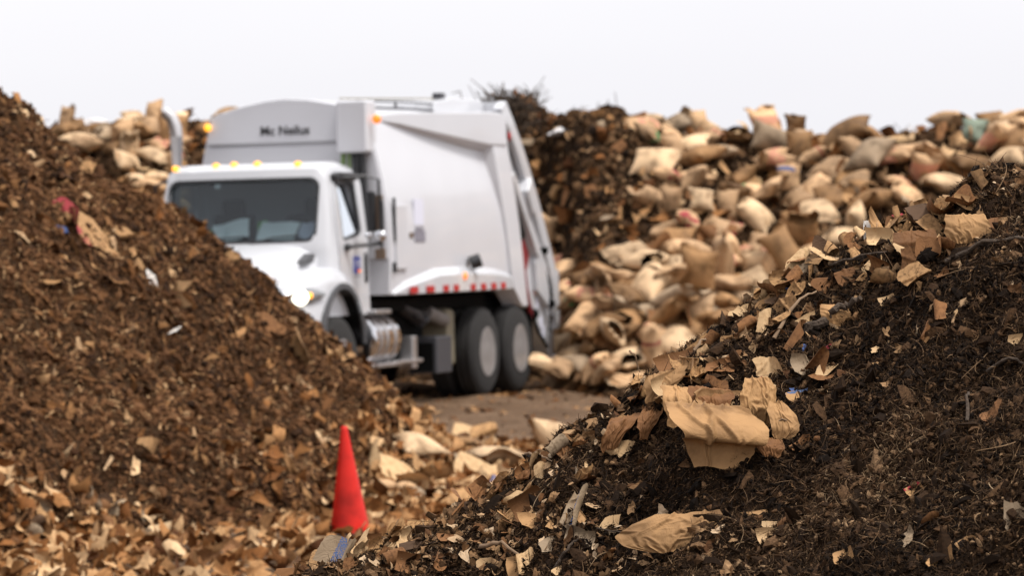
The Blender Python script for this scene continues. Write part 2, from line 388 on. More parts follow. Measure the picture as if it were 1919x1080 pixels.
tag(link('mulch_crumbs', fast_mesh('mulch_crumbs', *scatter(rs, ic, P, Nn, 0.010 + 0.030 * rs.rand(len(P)) ** 3, np.clip(tints(rs, len(P), 0, 0.55, 1.3) + .3 * clumpy(P, 2.2, 7), 0, 1), 0.6, 0.2)), M_chips, left_heap), kind='stuff')

P, Nn = sample(rs, left_z, 2600, (-5.2, 0.2), (18.5, 32))
sc = 0.022 + 0.045 * rs.rand(len(P)) ** 2.5; sc = np.stack([sc * 1.3, sc * (.35 + .5 * rs.rand(len(P))), sc], 1)
tag(link('bark_pieces', fast_mesh('bark_pieces', *scatter(rs, flake_templates(rs, 12, 3, .3, .5), P, Nn, sc, tints(rs, len(P), 0.05, 1, 1.3), 0.6, 0.5)), tinted('bark_piece', [(0.0, (0.03, 0.012, 0.005)), (0.45, (0.13, 0.055, 0.018)), (0.8, (0.26, 0.14, 0.06)), (1.0, (0.42, 0.28, 0.16))], .85, 40), left_heap), kind='stuff')
# --- leaves and shredded paper lying along the left heap's foot
M_leaf = tinted('dry_leaf', [(0.0, (0.05, 0.018, 0.006)), (0.3, (0.17, 0.066, 0.019)), (0.55, (0.30, 0.142, 0.052)), (0.8, (0.41, 0.24, 0.113)), (1.0, (0.54, 0.37, 0.21))], 0.8, 30)
lf = flake_templates(rs, 24, 4, 0.22, 0.85)
def leafw(px, py, x, y):
    r = np.hypot(x + 12.5, y - 29.0); foot = np.clip(1.15 - np.abs(r - 12.2) / 1.0, 0, 1)
    bl = np.clip((py - (845 + px * 0.42 + 60 * vnoise(px / 90, py / 90, 3))) / 60, 0, 1) * (px < 480) * np.clip((1062 + (300 - px) * .1 - py) / 25, .12, 1)
    mid = np.exp(-((px - 520) / 150) ** 2 - ((py - 880) / 75) ** 2) * 0.30 + np.exp(-((px - 570) / 120) ** 2 - ((py - 1000) / 50) ** 2) * 0.35
    rt = np.clip((px - 640) / 120, 0, 1) * np.clip((py - 740) / 60, 0, 1) * 0.9
    return np.clip(bl * 1.0 + mid + rt + 0.014 + 0.10 * np.clip((py - 985) / 60, 0, 1), 0, 1)
def toe_z(x, y): return np.maximum(left_z(x, y), ground_z(x, y)) + 0.10 * np.exp(-((x + .45) / .55) ** 2 - ((y - 28.5) / 2.2) ** 2)
P, Nn = sample(rs, toe_z, 8600, (-5.2, 0.6), (18.5, 33), weight=leafw)
sc = 0.016 + 0.062 * rs.rand(len(P)) ** 1.9; sc = np.stack([sc * 1.15, sc * (.55 + .45 * rs.rand(len(P))), sc], 1)
tag(link('leaf_litter', fast_mesh('leaf_litter', *scatter(rs, lf, P, Nn, sc, tints(rs, len(P), 0, 1, 0.85), 0.95, 0.6), smooth=True), M_leaf), kind='stuff')

# --- crushed bits trodden into the yard
gx = rs.uniform(-3.2, 4.5, 5200); gy = rs.uniform(19, 50, 5200) ** 1.0; gz = ground_z(gx, gy)
gP = np.stack([gx, gy, gz], 1); gN = np.tile([0, 0, 1.0], (len(gx), 1))
tag(link('trodden_debris', fast_mesh('trodden_debris', *scatter(rs, fl, gP, gN, 0.010 + 0.05 * rs.rand(len(gx)) ** 3.5, tints(rs, len(gx), 0.0, .85, 1.2), 0.2, 0.25)), M_leaf), kind='stuff')
# --- back bank: soil clods, roots and shreds
M_clod = tinted('soil_clod', [(0.0, (0.011, 0.0055, 0.0025)), (0.5, (0.072, 0.037, 0.0165)), (0.8, (0.155, 0.085, 0.041)), (1.0, (0.36, 0.22, 0.115))], 0.95, 25)
P, Nn = sample(rs, back_z, 26000, (-8, 9), (43.6, 56))
sc = 0.02 + 0.07 * rs.rand(len(P)) ** 3
a = scatter(rs, ic, P, Nn, sc, np.clip(tints(rs, len(P), 0, 0.75, 1.5) + .25 * clumpy(P, 1.5, 8), 0, 1), 0.6, 0.2)
tag(link('soil_clods', fast_mesh('soil_clods', *a), M_clod, back_heap), kind='stuff')
P, Nn = sample(rs, back_z, 14000, (-8, 9), (43.6, 56))
a = scatter(rs, strip_templates(rs, 10, 4, 0.05, 0.5), P, Nn, 0.05 + 0.14 * rs.rand(len(P)) ** 2, tints(rs, len(P), 0.1, 1, 1.7), 0.6, 0.3)
P, Nn = sample(rs, back_z, 9000, (-8, 9), (43.6, 56))
b = scatter(rs, fl, P, Nn, 0.025 + 0.07 * rs.rand(len(P)) ** 2, tints(rs, len(P), 0.3, 1, 1.0), 0.6, 0.4)
tag(link('bank_litter', fast_mesh('bank_litter', *cat([a, b])), M_clod), kind='stuff')
P, Nn = sample(rs, back_z, 2600, (-8, 9), (43.6, 56))
tag(link('bank_scraps', fast_mesh('bank_scraps', *scatter(rs, lf, P, Nn, 0.03 + 0.10 * rs.rand(len(P)) ** 2, tints(rs, len(P), 0, 1, 1.3), .8, .7), smooth=False), M_leaf), kind='stuff')

# --- right heap: crumbs, fibres and flakes in the focal plane
M_crumb = tinted('compost_crumb', [(0.0, (0.005, 0.0026, 0.0013)), (0.38, (0.022, 0.0114, 0.0055)), (0.74, (0.070, 0.037, 0.0178)), (0.93, (0.135, 0.077, 0.039)), (1.0, (0.21, 0.13, 0.07))], 0.85, 150, 0.45, 0.08)
M_fibre = tinted('dead_stem', [(0.0, (0.009, 0.0046, 0.0023)), (0.5, (0.054, 0.029, 0.0138)), (0.8, (0.135, 0.077, 0.038)), (0.95, (0.20, 0.125, 0.066)), (1.0, (0.30, 0.21, 0.125))], 0.75, 80)
RX, RY = (-1.1, 1.95), (7.3, 10.7)
ic2 = ico_templates(rs, 16, 0.34, 0.8)
P, Nn = sample(rs, right_z, 110000, RX, RY, 120, 0.35)
sc = 0.0020 + 0.0085 * rs.rand(len(P)) ** 5; sc = np.stack([sc * (1 + rs.rand(len(P)) * 1.1), sc * (.5 + .4 * rs.rand(len(P))), sc * .6], 1)
a = scatter(rs, ic2, P, Nn, sc, np.clip(tints(rs, len(P), 0, 1, 2.5) + .45 * clumpy(P, 6, 9) + .35 * clumpy(P, 2.2, 19), 0, 1), 0.8, 0.3)
P, Nn = sample(rs, right_z, 2600, RX, RY, 120, 0.35); sc = 0.007 + 0.022 * rs.rand(len(P)) ** 3; sc = np.stack([sc * (1 + rs.rand(len(P))), sc * .8, sc * .6], 1)
a = cat([a, scatter(rs, ic2, P, Nn, sc, np.clip(tints(rs, len(P), 0, .8, 1.5) + .35 * clumpy(P, 2.2, 19), 0, 1), 0.5, 0.1)])
tag(link('compost_crumbs', fast_mesh('compost_crumbs', *a), M_crumb, right_heap), kind='stuff')
P, Nn = sample(rs, right_z, 120000, RX, RY, 120, 0.35)
sl = 0.005 + 0.024 * rs.rand(len(P)) ** 2.6; thick = 0.0010 / sl / 0.06 * (0.5 + rs.rand(len(P)))
a = scatter(rs, strip_templates(rs, 16, 5, 0.06, 0.55), P, Nn, np.stack([sl, sl * np.clip(thick, .3, 1.2), sl * np.clip(thick, .3, 1.2)], 1), np.clip(tints(rs, len(P), 0, 0.93, 1.7) + .3 * clumpy(P, 5, 10) + .3 * clumpy(P, 2.2, 19), 0, 0.97), 0.6, 0.18)
P, Nn = sample(rs, right_z, 1100, RX, RY, 120, 0.4)
sl = 0.025 + 0.06 * rs.rand(len(P)) ** 2.5
b = scatter(rs, strip_templates(rs, 14, 8, 0.03, 0.6), P, Nn, np.stack([sl, sl * .7, sl * .7], 1), tints(rs, len(P), 0.2, 1, 1.0), 0.3, 0.1)
tag(link('dead_stems', fast_mesh('dead_stems', *cat([a, b])), M_fibre), kind='stuff')
M_flake = tinted('paper_flake', [(0.0, (0.07, 0.03, 0.012)), (0.4, (0.20, 0.11, 0.05)), (0.75, (0.31, 0.19, 0.098)), (1.0, (0.46, 0.33, 0.21))], 0.8, 60)
def flakew(px, py, x, y):
    crest = np.interp(px, _cx, _cy); near = np.exp(-np.clip(py - crest, 0, 999) / 85)
    low = np.exp(-((py - 1010) / 70) ** 2) * np.clip((1500 - px) / 500, 0, 1) * 0.7
    return np.clip(0.02 + 0.45 * near + low, 0, 1)
P, Nn = sample(rs, right_z, 4000, RX, RY, 120, 0.3, weight=flakew)
a = scatter(rs, flake_templates(rs, 18, 4, 0.4, 0.5), P, Nn, 0.0035 + 0.016 * rs.rand(len(P)) ** 3.2, tints(rs, len(P), 0, 1, 1.15), 0.7, 0.5)
tag(link('paper_flakes', fast_mesh('paper_flakes', *a), M_flake), kind='stuff')
# ------------------------------------------------------------------ the refuse truck (local axes: x forward, y its left, z up)
M_white = plain('white_paint', (0.54, 0.545, 0.57), 0.28, coat=0.6, var=0.03, vscale=2.5)
M_body = plain('white_body_paint', (0.57, 0.57, 0.60), 0.40, coat=0.3, var=0.05, vscale=1.6)
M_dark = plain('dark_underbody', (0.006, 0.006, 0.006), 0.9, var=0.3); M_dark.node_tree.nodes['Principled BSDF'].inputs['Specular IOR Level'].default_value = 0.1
M_rub = plain('tyre_rubber', (0.016, 0.0145, 0.014), 0.95, var=0.25, vscale=9, bump=0.3, bscale=60)
M_trim = plain('black_trim', (0.02, 0.02, 0.022), 0.45, var=0.1)
M_flare = plain('grey_flare', (0.07, 0.07, 0.075), 0.6, var=0.12)
M_chrome = plain('chrome', (0.72, 0.72, 0.74), 0.12, 1.0, var=0.05)
M_alu = plain('brushed_aluminium', (0.62, 0.60, 0.60), 0.38, 0.9, var=0.15, vscale=12)
M_rim = plain('white_rim', (0.22, 0.205, 0.20), 0.4, var=0.5, vscale=6)
M_hub = plain('dusty_hub', (0.12, 0.085, 0.07), .6, var=.3, vscale=12)
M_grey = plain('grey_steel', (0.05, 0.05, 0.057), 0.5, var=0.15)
M_olive = plain('tan_tank', (0.25, 0.215, 0.15), 0.6, var=0.12)
M_amber = plain('amber_lamp', (0.9, 0.35, 0.02), 0.3, emit=(1.0, 0.42, 0.03), estr=1.5)
M_orange = plain('orange_lamp', (0.9, 0.22, 0.02), 0.3, emit=(1.0, 0.22, 0.02), estr=0.9)
M_head = plain('lit_headlamp', (0.9, 0.9, 0.85), 0.1, emit=(1.0, 0.93, 0.74), estr=4.0)
M_lens = plain('lamp_lens', (0.22, 0.225, 0.23), 0.15, coat=1.0)
M_red = plain('red_reflector', (0.42, 0.018, 0.02), 0.4, var=0.1)
M_dkred = plain('dark_red_paint', (0.20, 0.012, 0.018), 0.45, var=0.25)
M_blue = plain('blue_emblem', (0.055, 0.075, 0.32), 0.4, var=0.1)
M_paper = plain('white_paper', (0.86, 0.88, 0.87), 0.8, var=0.06)
M_vest = plain('high_visibility_green', (0.20, 0.46, 0.09), 0.7, var=0.25, vscale=14)
M_seat = plain('seat_fabric', (0.02, 0.022, 0.026), 0.9, var=0.2)
M_stick = plain('sticker_grey', (0.22, 0.21, 0.25), 0.5, var=0.25, vscale=40)
M_stickw = plain('sticker_white', (0.66, 0.66, 0.76), 0.5, var=0.08, vscale=40)
M_hose = plain('green_hose', (0.13, 0.20, 0.06), 0.5)
M_rust = plain('brown_handle', (0.13, 0.085, 0.055), 0.6)
def glass_mat(name, tr, gl=0.10):
    m = bpy.data.materials.new(name); m.use_nodes = True; nt = m.node_tree; nt.nodes.clear(); N = nt.nodes.new; L = nt.links.new
    t = N('ShaderNodeBsdfTransparent'); t.inputs['Color'].default_value = (*tr, 1)
    g = N('ShaderNodeBsdfGlossy'); g.inputs['Roughness'].default_value = 0.03; g.inputs['Color'].default_value = (0.9, 0.95, 1.0, 1)
    fr = N('ShaderNodeLayerWeight'); fr.inputs['Blend'].default_value = 0.25
    mr = N('ShaderNodeMapRange'); mr.inputs['To Min'].default_value = gl; mr.inputs['To Max'].default_value = 0.9; L(fr.outputs['Fresnel'], mr.inputs['Value'])
    mx = N('ShaderNodeMixShader'); o = N('ShaderNodeOutputMaterial')
    L(mr.outputs['Result'], mx.inputs['Fac']); L(t.outputs[0], mx.inputs[1]); L(g.outputs[0], mx.inputs[2]); L(mx.outputs[0], o.inputs['Surface'])
    return m
M_glass = glass_mat('windscreen_glass', (0.58, 0.68, 0.71), 0.035)
M_sglass = glass_mat('side_glass', (0.35, 0.40, 0.40), 0.62)

class MB:
    """collects boxes, prisms, tubes and lofts; build() links them as one mesh object."""
    def __init__(s): s.bm = bmesh.new()
    def box(s, c, d, rot=None):
        r = bmesh.ops.create_cube(s.bm, size=1.0); M = Matrix.Translation(c) @ (rot.to_matrix().to_4x4() if rot else Matrix()) @ Matrix.Diagonal((*d, 1))
        bmesh.ops.transform(s.bm, matrix=M, verts=r['verts']); return s
    def prism(s, poly, a, b, axis='y'):
        """polygon extruded from a to b along an axis; poly is (x,z) for y, (y,z) for x, (x,y) for z."""
        def P(p, t): return {'y': (p[0], t, p[1]), 'x': (t, p[0], p[1]), 'z': (p[0], p[1], t)}[axis]
        A = [s.bm.verts.new(P(p, a)) for p in poly]; B = [s.bm.verts.new(P(p, b)) for p in poly]; n = len(poly)
        s.bm.faces.new(A); s.bm.faces.new(B[::-1])
        for i in range(n): s.bm.faces.new((A[i], B[i], B[(i + 1) % n], A[(i + 1) % n]))
        return s
    def loft(s, rings, caps=True, closed=True):
        Rg = [[s.bm.verts.new(p) for p in r] for r in rings]; n = len(rings[0])
        for i in range(len(Rg) - 1):
            for j in range(n if closed else n - 1):
                s.bm.faces.new((Rg[i][j], Rg[i][(j + 1) % n], Rg[i + 1][(j + 1) % n], Rg[i + 1][j]))
        if caps: s.bm.faces.new(Rg[0][::-1]); s.bm.faces.new(Rg[-1])
        return s
    def tube(s, pts, r, seg=10, caps=True):
        pts = [Vector(p) for p in pts]; rings = []
        for i, p in enumerate(pts):
            d = (pts[min(i + 1, len(pts) - 1)] - pts[max(i - 1, 0)]).normalized(); q = d.to_track_quat('Z', 'Y')
            rr = r[i] if isinstance(r, (list, tuple)) else r
            rings.append([p + q @ Vector((rr * math.cos(a), rr * math.sin(a), 0)) for a in [2 * math.pi * k / seg for k in range(seg)]])
        return s.loft(rings, caps)
    def lathe(s, prof, c, axis='y', seg=40):
        """profile of (offset along axis, radius)."""
        rings = []
        for o, r in prof:
            ring = []
            for k in range(seg):
                a = 2 * math.pi * k / seg; p, q = r * math.cos(a), r * math.sin(a)
                ring.append(Vector(c) + Vector({'y': (p, o, q), 'x': (o, p, q), 'z': (p, q, o)}[axis]))
            rings.append(ring)
        return s.loft(rings, True)
    def ball(s, c, r, sc=(1, 1, 1)):
        q = bmesh.ops.create_icosphere(s.bm, subdivisions=2, radius=r); bmesh.ops.transform(s.bm, matrix=Matrix.Translation(c) @ Matrix.Diagonal((*sc, 1)), verts=q['verts']); return s
    def build(s, name, mat, parent=None, bevel=0.0, seg=2, sharp=35, subd=0):
        bmesh.ops.recalc_face_normals(s.bm, faces=s.bm.faces)
        me = bpy.data.meshes.new(name); s.bm.to_mesh(me); s.bm.free()
        for p in me.polygons: p.use_smooth = True
        me.set_sharp_from_angle(angle=R(sharp))
        o = link(name, me, mat, parent)
        if subd: m = o.modifiers.new('subd', 'SUBSURF'); m.levels = subd; m.render_levels = subd
        if bevel: m = o.modifiers.new('bevel', 'BEVEL'); m.width = bevel; m.segments = seg; m.limit_method = 'ANGLE'; m.angle_limit = R(30); m.harden_normals = True
        return o
def rrect(x0, x1, y0, y1, r, n=5):
    out = []
    for cx, cy, a0 in ((x1 - r, y1 - r, 0), (x0 + r, y1 - r, 90), (x0 + r, y0 + r, 180), (x1 - r, y0 + r, 270)):
        for k in range(n + 1):
            a = R(a0 + 90 * k / n); out.append((cx + r * math.cos(a), cy + r * math.sin(a)))
    return out

YAW = math.atan2(-math.cos(R(18)), -math.sin(R(18)))
T = tag(empty('refuse_truck', (-1.23, 45.37, -0.03), (R(1.5), 0, YAW)), 'white rear loader refuse truck with lit headlamp and amber roof lamps', 'truck')

# --- chassis
m = MB()
for v in (-0.42, 0.42): m.box((2.2, v, 0.86), (9.2, 0.09, 0.26))
for u in (-0.66, 0.66, 5.58): m.tube([(u, -0.95, 0.5), (u, 0.95, 0.5)], 0.09)
m.box((2.3, 0, 1.06), (4.6, 1.9, 0.14)); m.box((0, 0, .98), (2.6, 1.7, .2)); m.box((5.5, 0, 0.75), (1.2, 1.2, 0.5))
m.tube([(0.4, 0, .55), (5.0, 0, .75)], .06)
m.build('chassis', M_dark, T)

def wheel(u, v, dual, side, steer=False):
    RT, W = 0.55, 0.28
    t = MB().lathe([(-W / 2, 0.30), (-W / 2, 0.48), (-W / 2 + .03, 0.53), (-W / 2 + .055, RT), (-.05, RT), (-.045, RT - .015), (-.035, RT - .015), (-.03, RT), (.03, RT), (.035, RT - .015), (.045, RT - .015), (.05, RT), (W / 2 - .055, RT), (W / 2 - .03, 0.53), (W / 2, 0.48), (W / 2, 0.30)], (0, 0, 0)).build('wheel', M_rub, T)
    t.location = (u, v, RT - 0.125)
    s = side; dep = -0.20 if not steer else -0.02
    r = MB().lathe([(s * (W / 2 + .008), 0.305), (s * (W / 2 + .012), 0.285), (s * (W / 2 - .02), 0.262), (s * (W / 2 + dep), 0.235), (s * (W / 2 + dep - s * 0 ), 0.12), (s * (W / 2 + dep + .02), 0.11), (s * (W / 2 + dep + .10), 0.085), (s * (W / 2 + dep + .12), 0.03)], (0, 0, 0)).build('rim', M_rim, t)
    b = MB().lathe([(s * (W / 2 + dep - .004), .19), (s * (W / 2 + dep + .006), .19), (s * (W / 2 + dep + .006), .13), (s * (W / 2 + dep - .004), .13)], (0, 0, 0))
    for k in range(10):
        a = 2 * math.pi * k / 10; b.tube([(0.165 * math.cos(a), s * (W / 2 + dep - .01), .165 * math.sin(a)), (0.165 * math.cos(a), s * (W / 2 + dep + .035), .165 * math.sin(a))], 0.016, 6)
    b.build('wheel_hub', M_hub, t)
    return t
for u in (0.66, -0.66):
    for s in (1, -1): wheel(u, s * 1.06, True, s); wheel(u, s * 0.74, True, s)
for s in (1, -1): wheel(5.58, s * 1.02, False, s, True)

# --- cab shell with real openings
def cw(z): return 1.045 if z < 1.75 else 1.045 - 0.10 * ((z - 1.75) / 0.95) ** 1.3
side_prof = [(4.36, 0.98), (4.36, 2.44), (4.42, 2.58), (4.56, 2.66), (5.0, 2.715), (5.3, 2.70), (5.43, 2.63), (5.46, 2.52), (5.54, 2.16), (5.62, 1.80), (5.64, 1.70), (5.64, 0.98)]
def cab_rings(k, infl=0.0, prof=side_prof):
    cu, cz = 5.0, 1.8; rings = []
    for f, sh in ((-1, .07), (-.985, .03), (-.95, .008), (-.85, 0), (-.6, 0), (-.3, 0), (0, 0), (.3, 0), (.6, 0), (.85, 0), (.95, .008), (.985, .03), (1, .07)):
        ring = []
        for u, z in prof:
            uu = u + (0.12 * (1 - f * f) if u > 5.25 else 0)
            du, dz = uu - cu, z - cz; s = 1 - sh / 0.8 - k
            ring.append((cu + du * (s if z > 1.2 else 1 - k), f * (cw(z) - k), cz + dz * (s if z > 1.2 else 1 - k)))
        rings.append(ring)
    return rings
shell = MB().loft(cab_rings(0)).build('cab', M_white, T)
cutters = [MB().loft(cab_rings(0.055)).build('cab_inside', M_white, T),
    MB().prism(rrect(-0.885, 0.885, 1.83, 2.515, 0.10), 5.2, 6.2, 'x').build('cut', M_white, T)]
win_poly = [(4.60, 1.93), (4.64, 1.90), (5.12, 1.83), (5.17, 1.86), (5.20, 2.42), (5.16, 2.47), (4.72, 2.49), (4.65, 2.45)]
cutters.append(MB().prism(win_poly, 0.7, 1.4).build('cut', M_white, T)); cutters.append(MB().prism(win_poly, -1.4, -0.7).build('cut', M_white, T))
for c in cutters:
    b = shell.modifiers.new('b', 'BOOLEAN'); b.object = c; b.operation = 'DIFFERENCE'; b.solver = 'EXACT'
bpy.context.view_layer.update()
me = bpy.data.meshes.new_from_object(shell.evaluated_get(bpy.context.evaluated_depsgraph_get()))
shell.modifiers.clear(); shell.data = me; me.name = 'cab'
me.materials.clear(); me.materials.append(M_white)
for p in me.polygons: p.use_smooth = True; p.material_index = 0
me.set_sharp_from_angle(angle=R(40))
for c in cutters: bpy.data.objects.remove(c)

def front_u(v, z): return np.interp(z, [1.70, 1.80, 2.16, 2.52, 2.63], [5.64, 5.62, 5.54, 5.46, 5.43]) + 0.12 * (1 - (v / 1.0) ** 2)
def front_sheet(outer, inner=None, off=0.0):
    m = MB(); bm = m.bm
    if inner is None:
        zs = np.linspace(1.80, 2.54, 9); vs = np.linspace(-0.92, 0.92, 17)
        g = [[bm.verts.new((front_u(v, z) + off, v, z)) for v in vs] for z in zs]
        for i in range(8):
            for j in range(16): bm.faces.new((g[i][j], g[i][j + 1], g[i + 1][j + 1], g[i + 1][j]))
    else:
        A = [bm.verts.new((front_u(v, z) + off, v, z)) for v, z in outer]; B = [bm.verts.new((front_u(v, z) + off, v, z)) for v, z in inner]; n = len(A)
        A2 = [bm.verts.new((front_u(v, z) - .05, v, z)) for v, z in outer]
        for i in range(n): bm.faces.new((A[i], A[(i + 1) % n], B[(i + 1) % n], B[i])); bm.faces.new((A[i], A2[i], A2[(i + 1) % n], A[(i + 1) % n]))
    return m
def dense(poly, n=6):
    out = []
    for (a, b), (c, d) in zip(poly, poly[1:] + poly[:1]):
        k = max(1, int(math.hypot(c - a, d - b) / 0.15))
        out += [(a + (c - a) * i / k, b + (d - b) * i / k) for i in range(k)]
    return out
front_sheet(None, None, -0.028).build('windscreen', M_glass, T)
def scaled(poly, kx, kz, cx, cz): return [(cx + (x - cx) * kx, cz + (z - cz) * kz) for x, z in poly]
ro = dense(rrect(-0.905, 0.905, 1.81, 2.535, 0.12)); ri = scaled(ro, 0.972, 0.91, 0, 2.172)
front_sheet(ro, ri, 0.006).build('windscreen_seal', M_trim, T)
wp = MB()
for v0, v1 in ((-0.55, 0.10), (0.15, 0.72)):
    wp.tube([(front_u(v0, 1.79) + .02, v0, 1.80), (front_u((v0 + v1) / 2, 1.86) + .015, (v0 + v1) / 2, 1.87), (front_u(v1, 1.9) + .01, v1, 1.885)], 0.012, 6)
wp.build('wiper', M_trim, T)

def door_y(z): return cw(z) + 0.004
for s in (1, -1):
    dm = MB(); dp = dense([(4.40, 1.02), (4.42, 2.46), (4.52, 2.57), (5.22, 2.57), (5.30, 2.45), (5.34, 1.70), (5.30, 1.42), (5.16, 1.40), (4.98, 1.22), (4.88, 1.02)]); n = len(dp)
    wpd = scaled(win_poly, 1.0, 1.0, 4.9, 2.15)
    # door skin: a bordered ring round the window and a lower panel, standing 8 mm proud
    lower = [(4.40, 1.02), (4.405, 1.80), (5.335, 1.76), (5.34, 1.70), (5.30, 1.42), (5.16, 1.40), (4.98, 1.22), (4.88, 1.02)]
    d = MB()
    for poly in (lower, [(4.405, 1.80), (4.42, 2.46), (4.47, 2.53), (4.62, 2.53), (4.585, 1.92), (4.62, 1.88), (4.62, 1.80)], [(4.62, 1.80), (4.62, 1.88), (5.12, 1.815), (5.19, 1.83), (5.225, 2.44), (5.18, 2.50), (4.60, 2.53), (4.62, 2.57), (5.22, 2.56), (5.30, 2.45), (5.335, 1.76)]):
        A = [d.bm.verts.new((u, s * (door_y(z) + .008), z)) for u, z in poly]; B = [d.bm.verts.new((u, s * (door_y(z) - .02), z)) for u, z in poly]
        try: d.bm.faces.new(A)
        except Exception: pass
        for i in range(len(poly)): d.bm.faces.new((A[i], B[i], B[(i + 1) % len(poly)], A[(i + 1) % len(poly)]))
    door = d.build('door', M_white, T)
    MB().prism(rrect(4.46, 4.55, 1.34, 1.68, 0.04), s * 1.045, s * 1.068).build('door_handle', M_trim, door)
    wm = MB(); A = [wm.bm.verts.new((u, s * (cw(z) - .02 - .10 * (z - 1.88)), z)) for u, z in scaled(win_poly, 1.06, 1.05, 4.9, 2.17)]; wm.bm.faces.new(A)
    win = wm.build('side_window', M_sglass, T)
    fm = MB(); o_ = dense(scaled(win_poly, 1.03, 1.03, 4.9, 2.17)); i_ = scaled(o_, 0.90, 0.92, 4.93, 2.17)
    A = [fm.bm.verts.new((u, s * (cw(z) + .003), z)) for u, z in o_]; B = [fm.bm.verts.new((u, s * (cw(z) + .003), z)) for u, z in i_]; D_ = [fm.bm.verts.new((u, s * (cw(z) - .04), z)) for u, z in i_]
    for i in range(len(A)): j = (i + 1) % len(A); fm.bm.faces.new((A[i], A[j], B[j], B[i])); fm.bm.faces.new((B[i], B[j], D_[j], D_[i]))
    fm.build('window_seal', M_trim, win)
    if s == 1:
        em = MB().box((4.80, 1.057, 1.545), (0.21, 0.012, 0.19)).build('emblem', M_blue, door)
        lt = MB()
        for k, (a, b, c_, e) in enumerate([(-.06, .03, .04, .012), (-.06, -.005, .012, .05), (0, .03, .05, .012), (0, 0, .012, .07), (.06, .03, .045, .012), (.06, -.02, .045, .012), (.045, 0, .012, .05)]):
            lt.box((4.80 - a, 1.066, 1.55 + b), (c_, .004, e))
        lt.build('emblem_lettering', M_stickw, door)
        lt = MB()
        for k in range(9): lt.box((4.70 + k * .026, 1.055, 1.415), (.016, .004, .02))
        lt.build('unit_lettering', M_stick, door)
        MB().box((4.735, 1.065, 1.475), (.07, .006, .03)).build('emblem_stripe', M_orange, door)
    # rain visor over the window
    MB().prism([(4.62, 2.50), (5.24, 2.50), (5.27, 2.44), (5.30, 2.55), (5.20, 2.585), (4.62, 2.585)], s * .95, s * 1.03).build('window_visor', M_trim, T, 0.01)

# --- hood, fenders, grille
def hood_ring(u, hw, zt, zb, crown=.05):
    r = []
    for f in (-1, -.94, -.8, -.5, -.2, .2, .5, .8, .94, 1):
        e = abs(f); r.append((u, f * hw, zt + crown * (1 - f * f) - (0.13 * max(0, (e - .6) / .4) ** 2)))
    return r + [(u, hw * 1.0, zb), (u, -hw * 1.0, zb)]
m = MB().loft([hood_ring(5.60, .93, 1.78, .8), hood_ring(5.85, .88, 1.74, .8), hood_ring(6.1, .83, 1.68, .8), hood_ring(6.35, .78, 1.60, .8), hood_ring(6.6, .72, 1.50, .75), hood_ring(6.76, .68, 1.40, .72), hood_ring(6.84, .66, 1.24, .70), hood_ring(6.87, .66, .95, .66)])
hood = m.build('hood', M_white, T, sharp=50)
MB().prism([(p[0], p[1]) for p in rrect(-.50, .50, .78, 1.22, .1)], 6.84, 6.905, 'x').build('grille', M_trim, hood, .01)
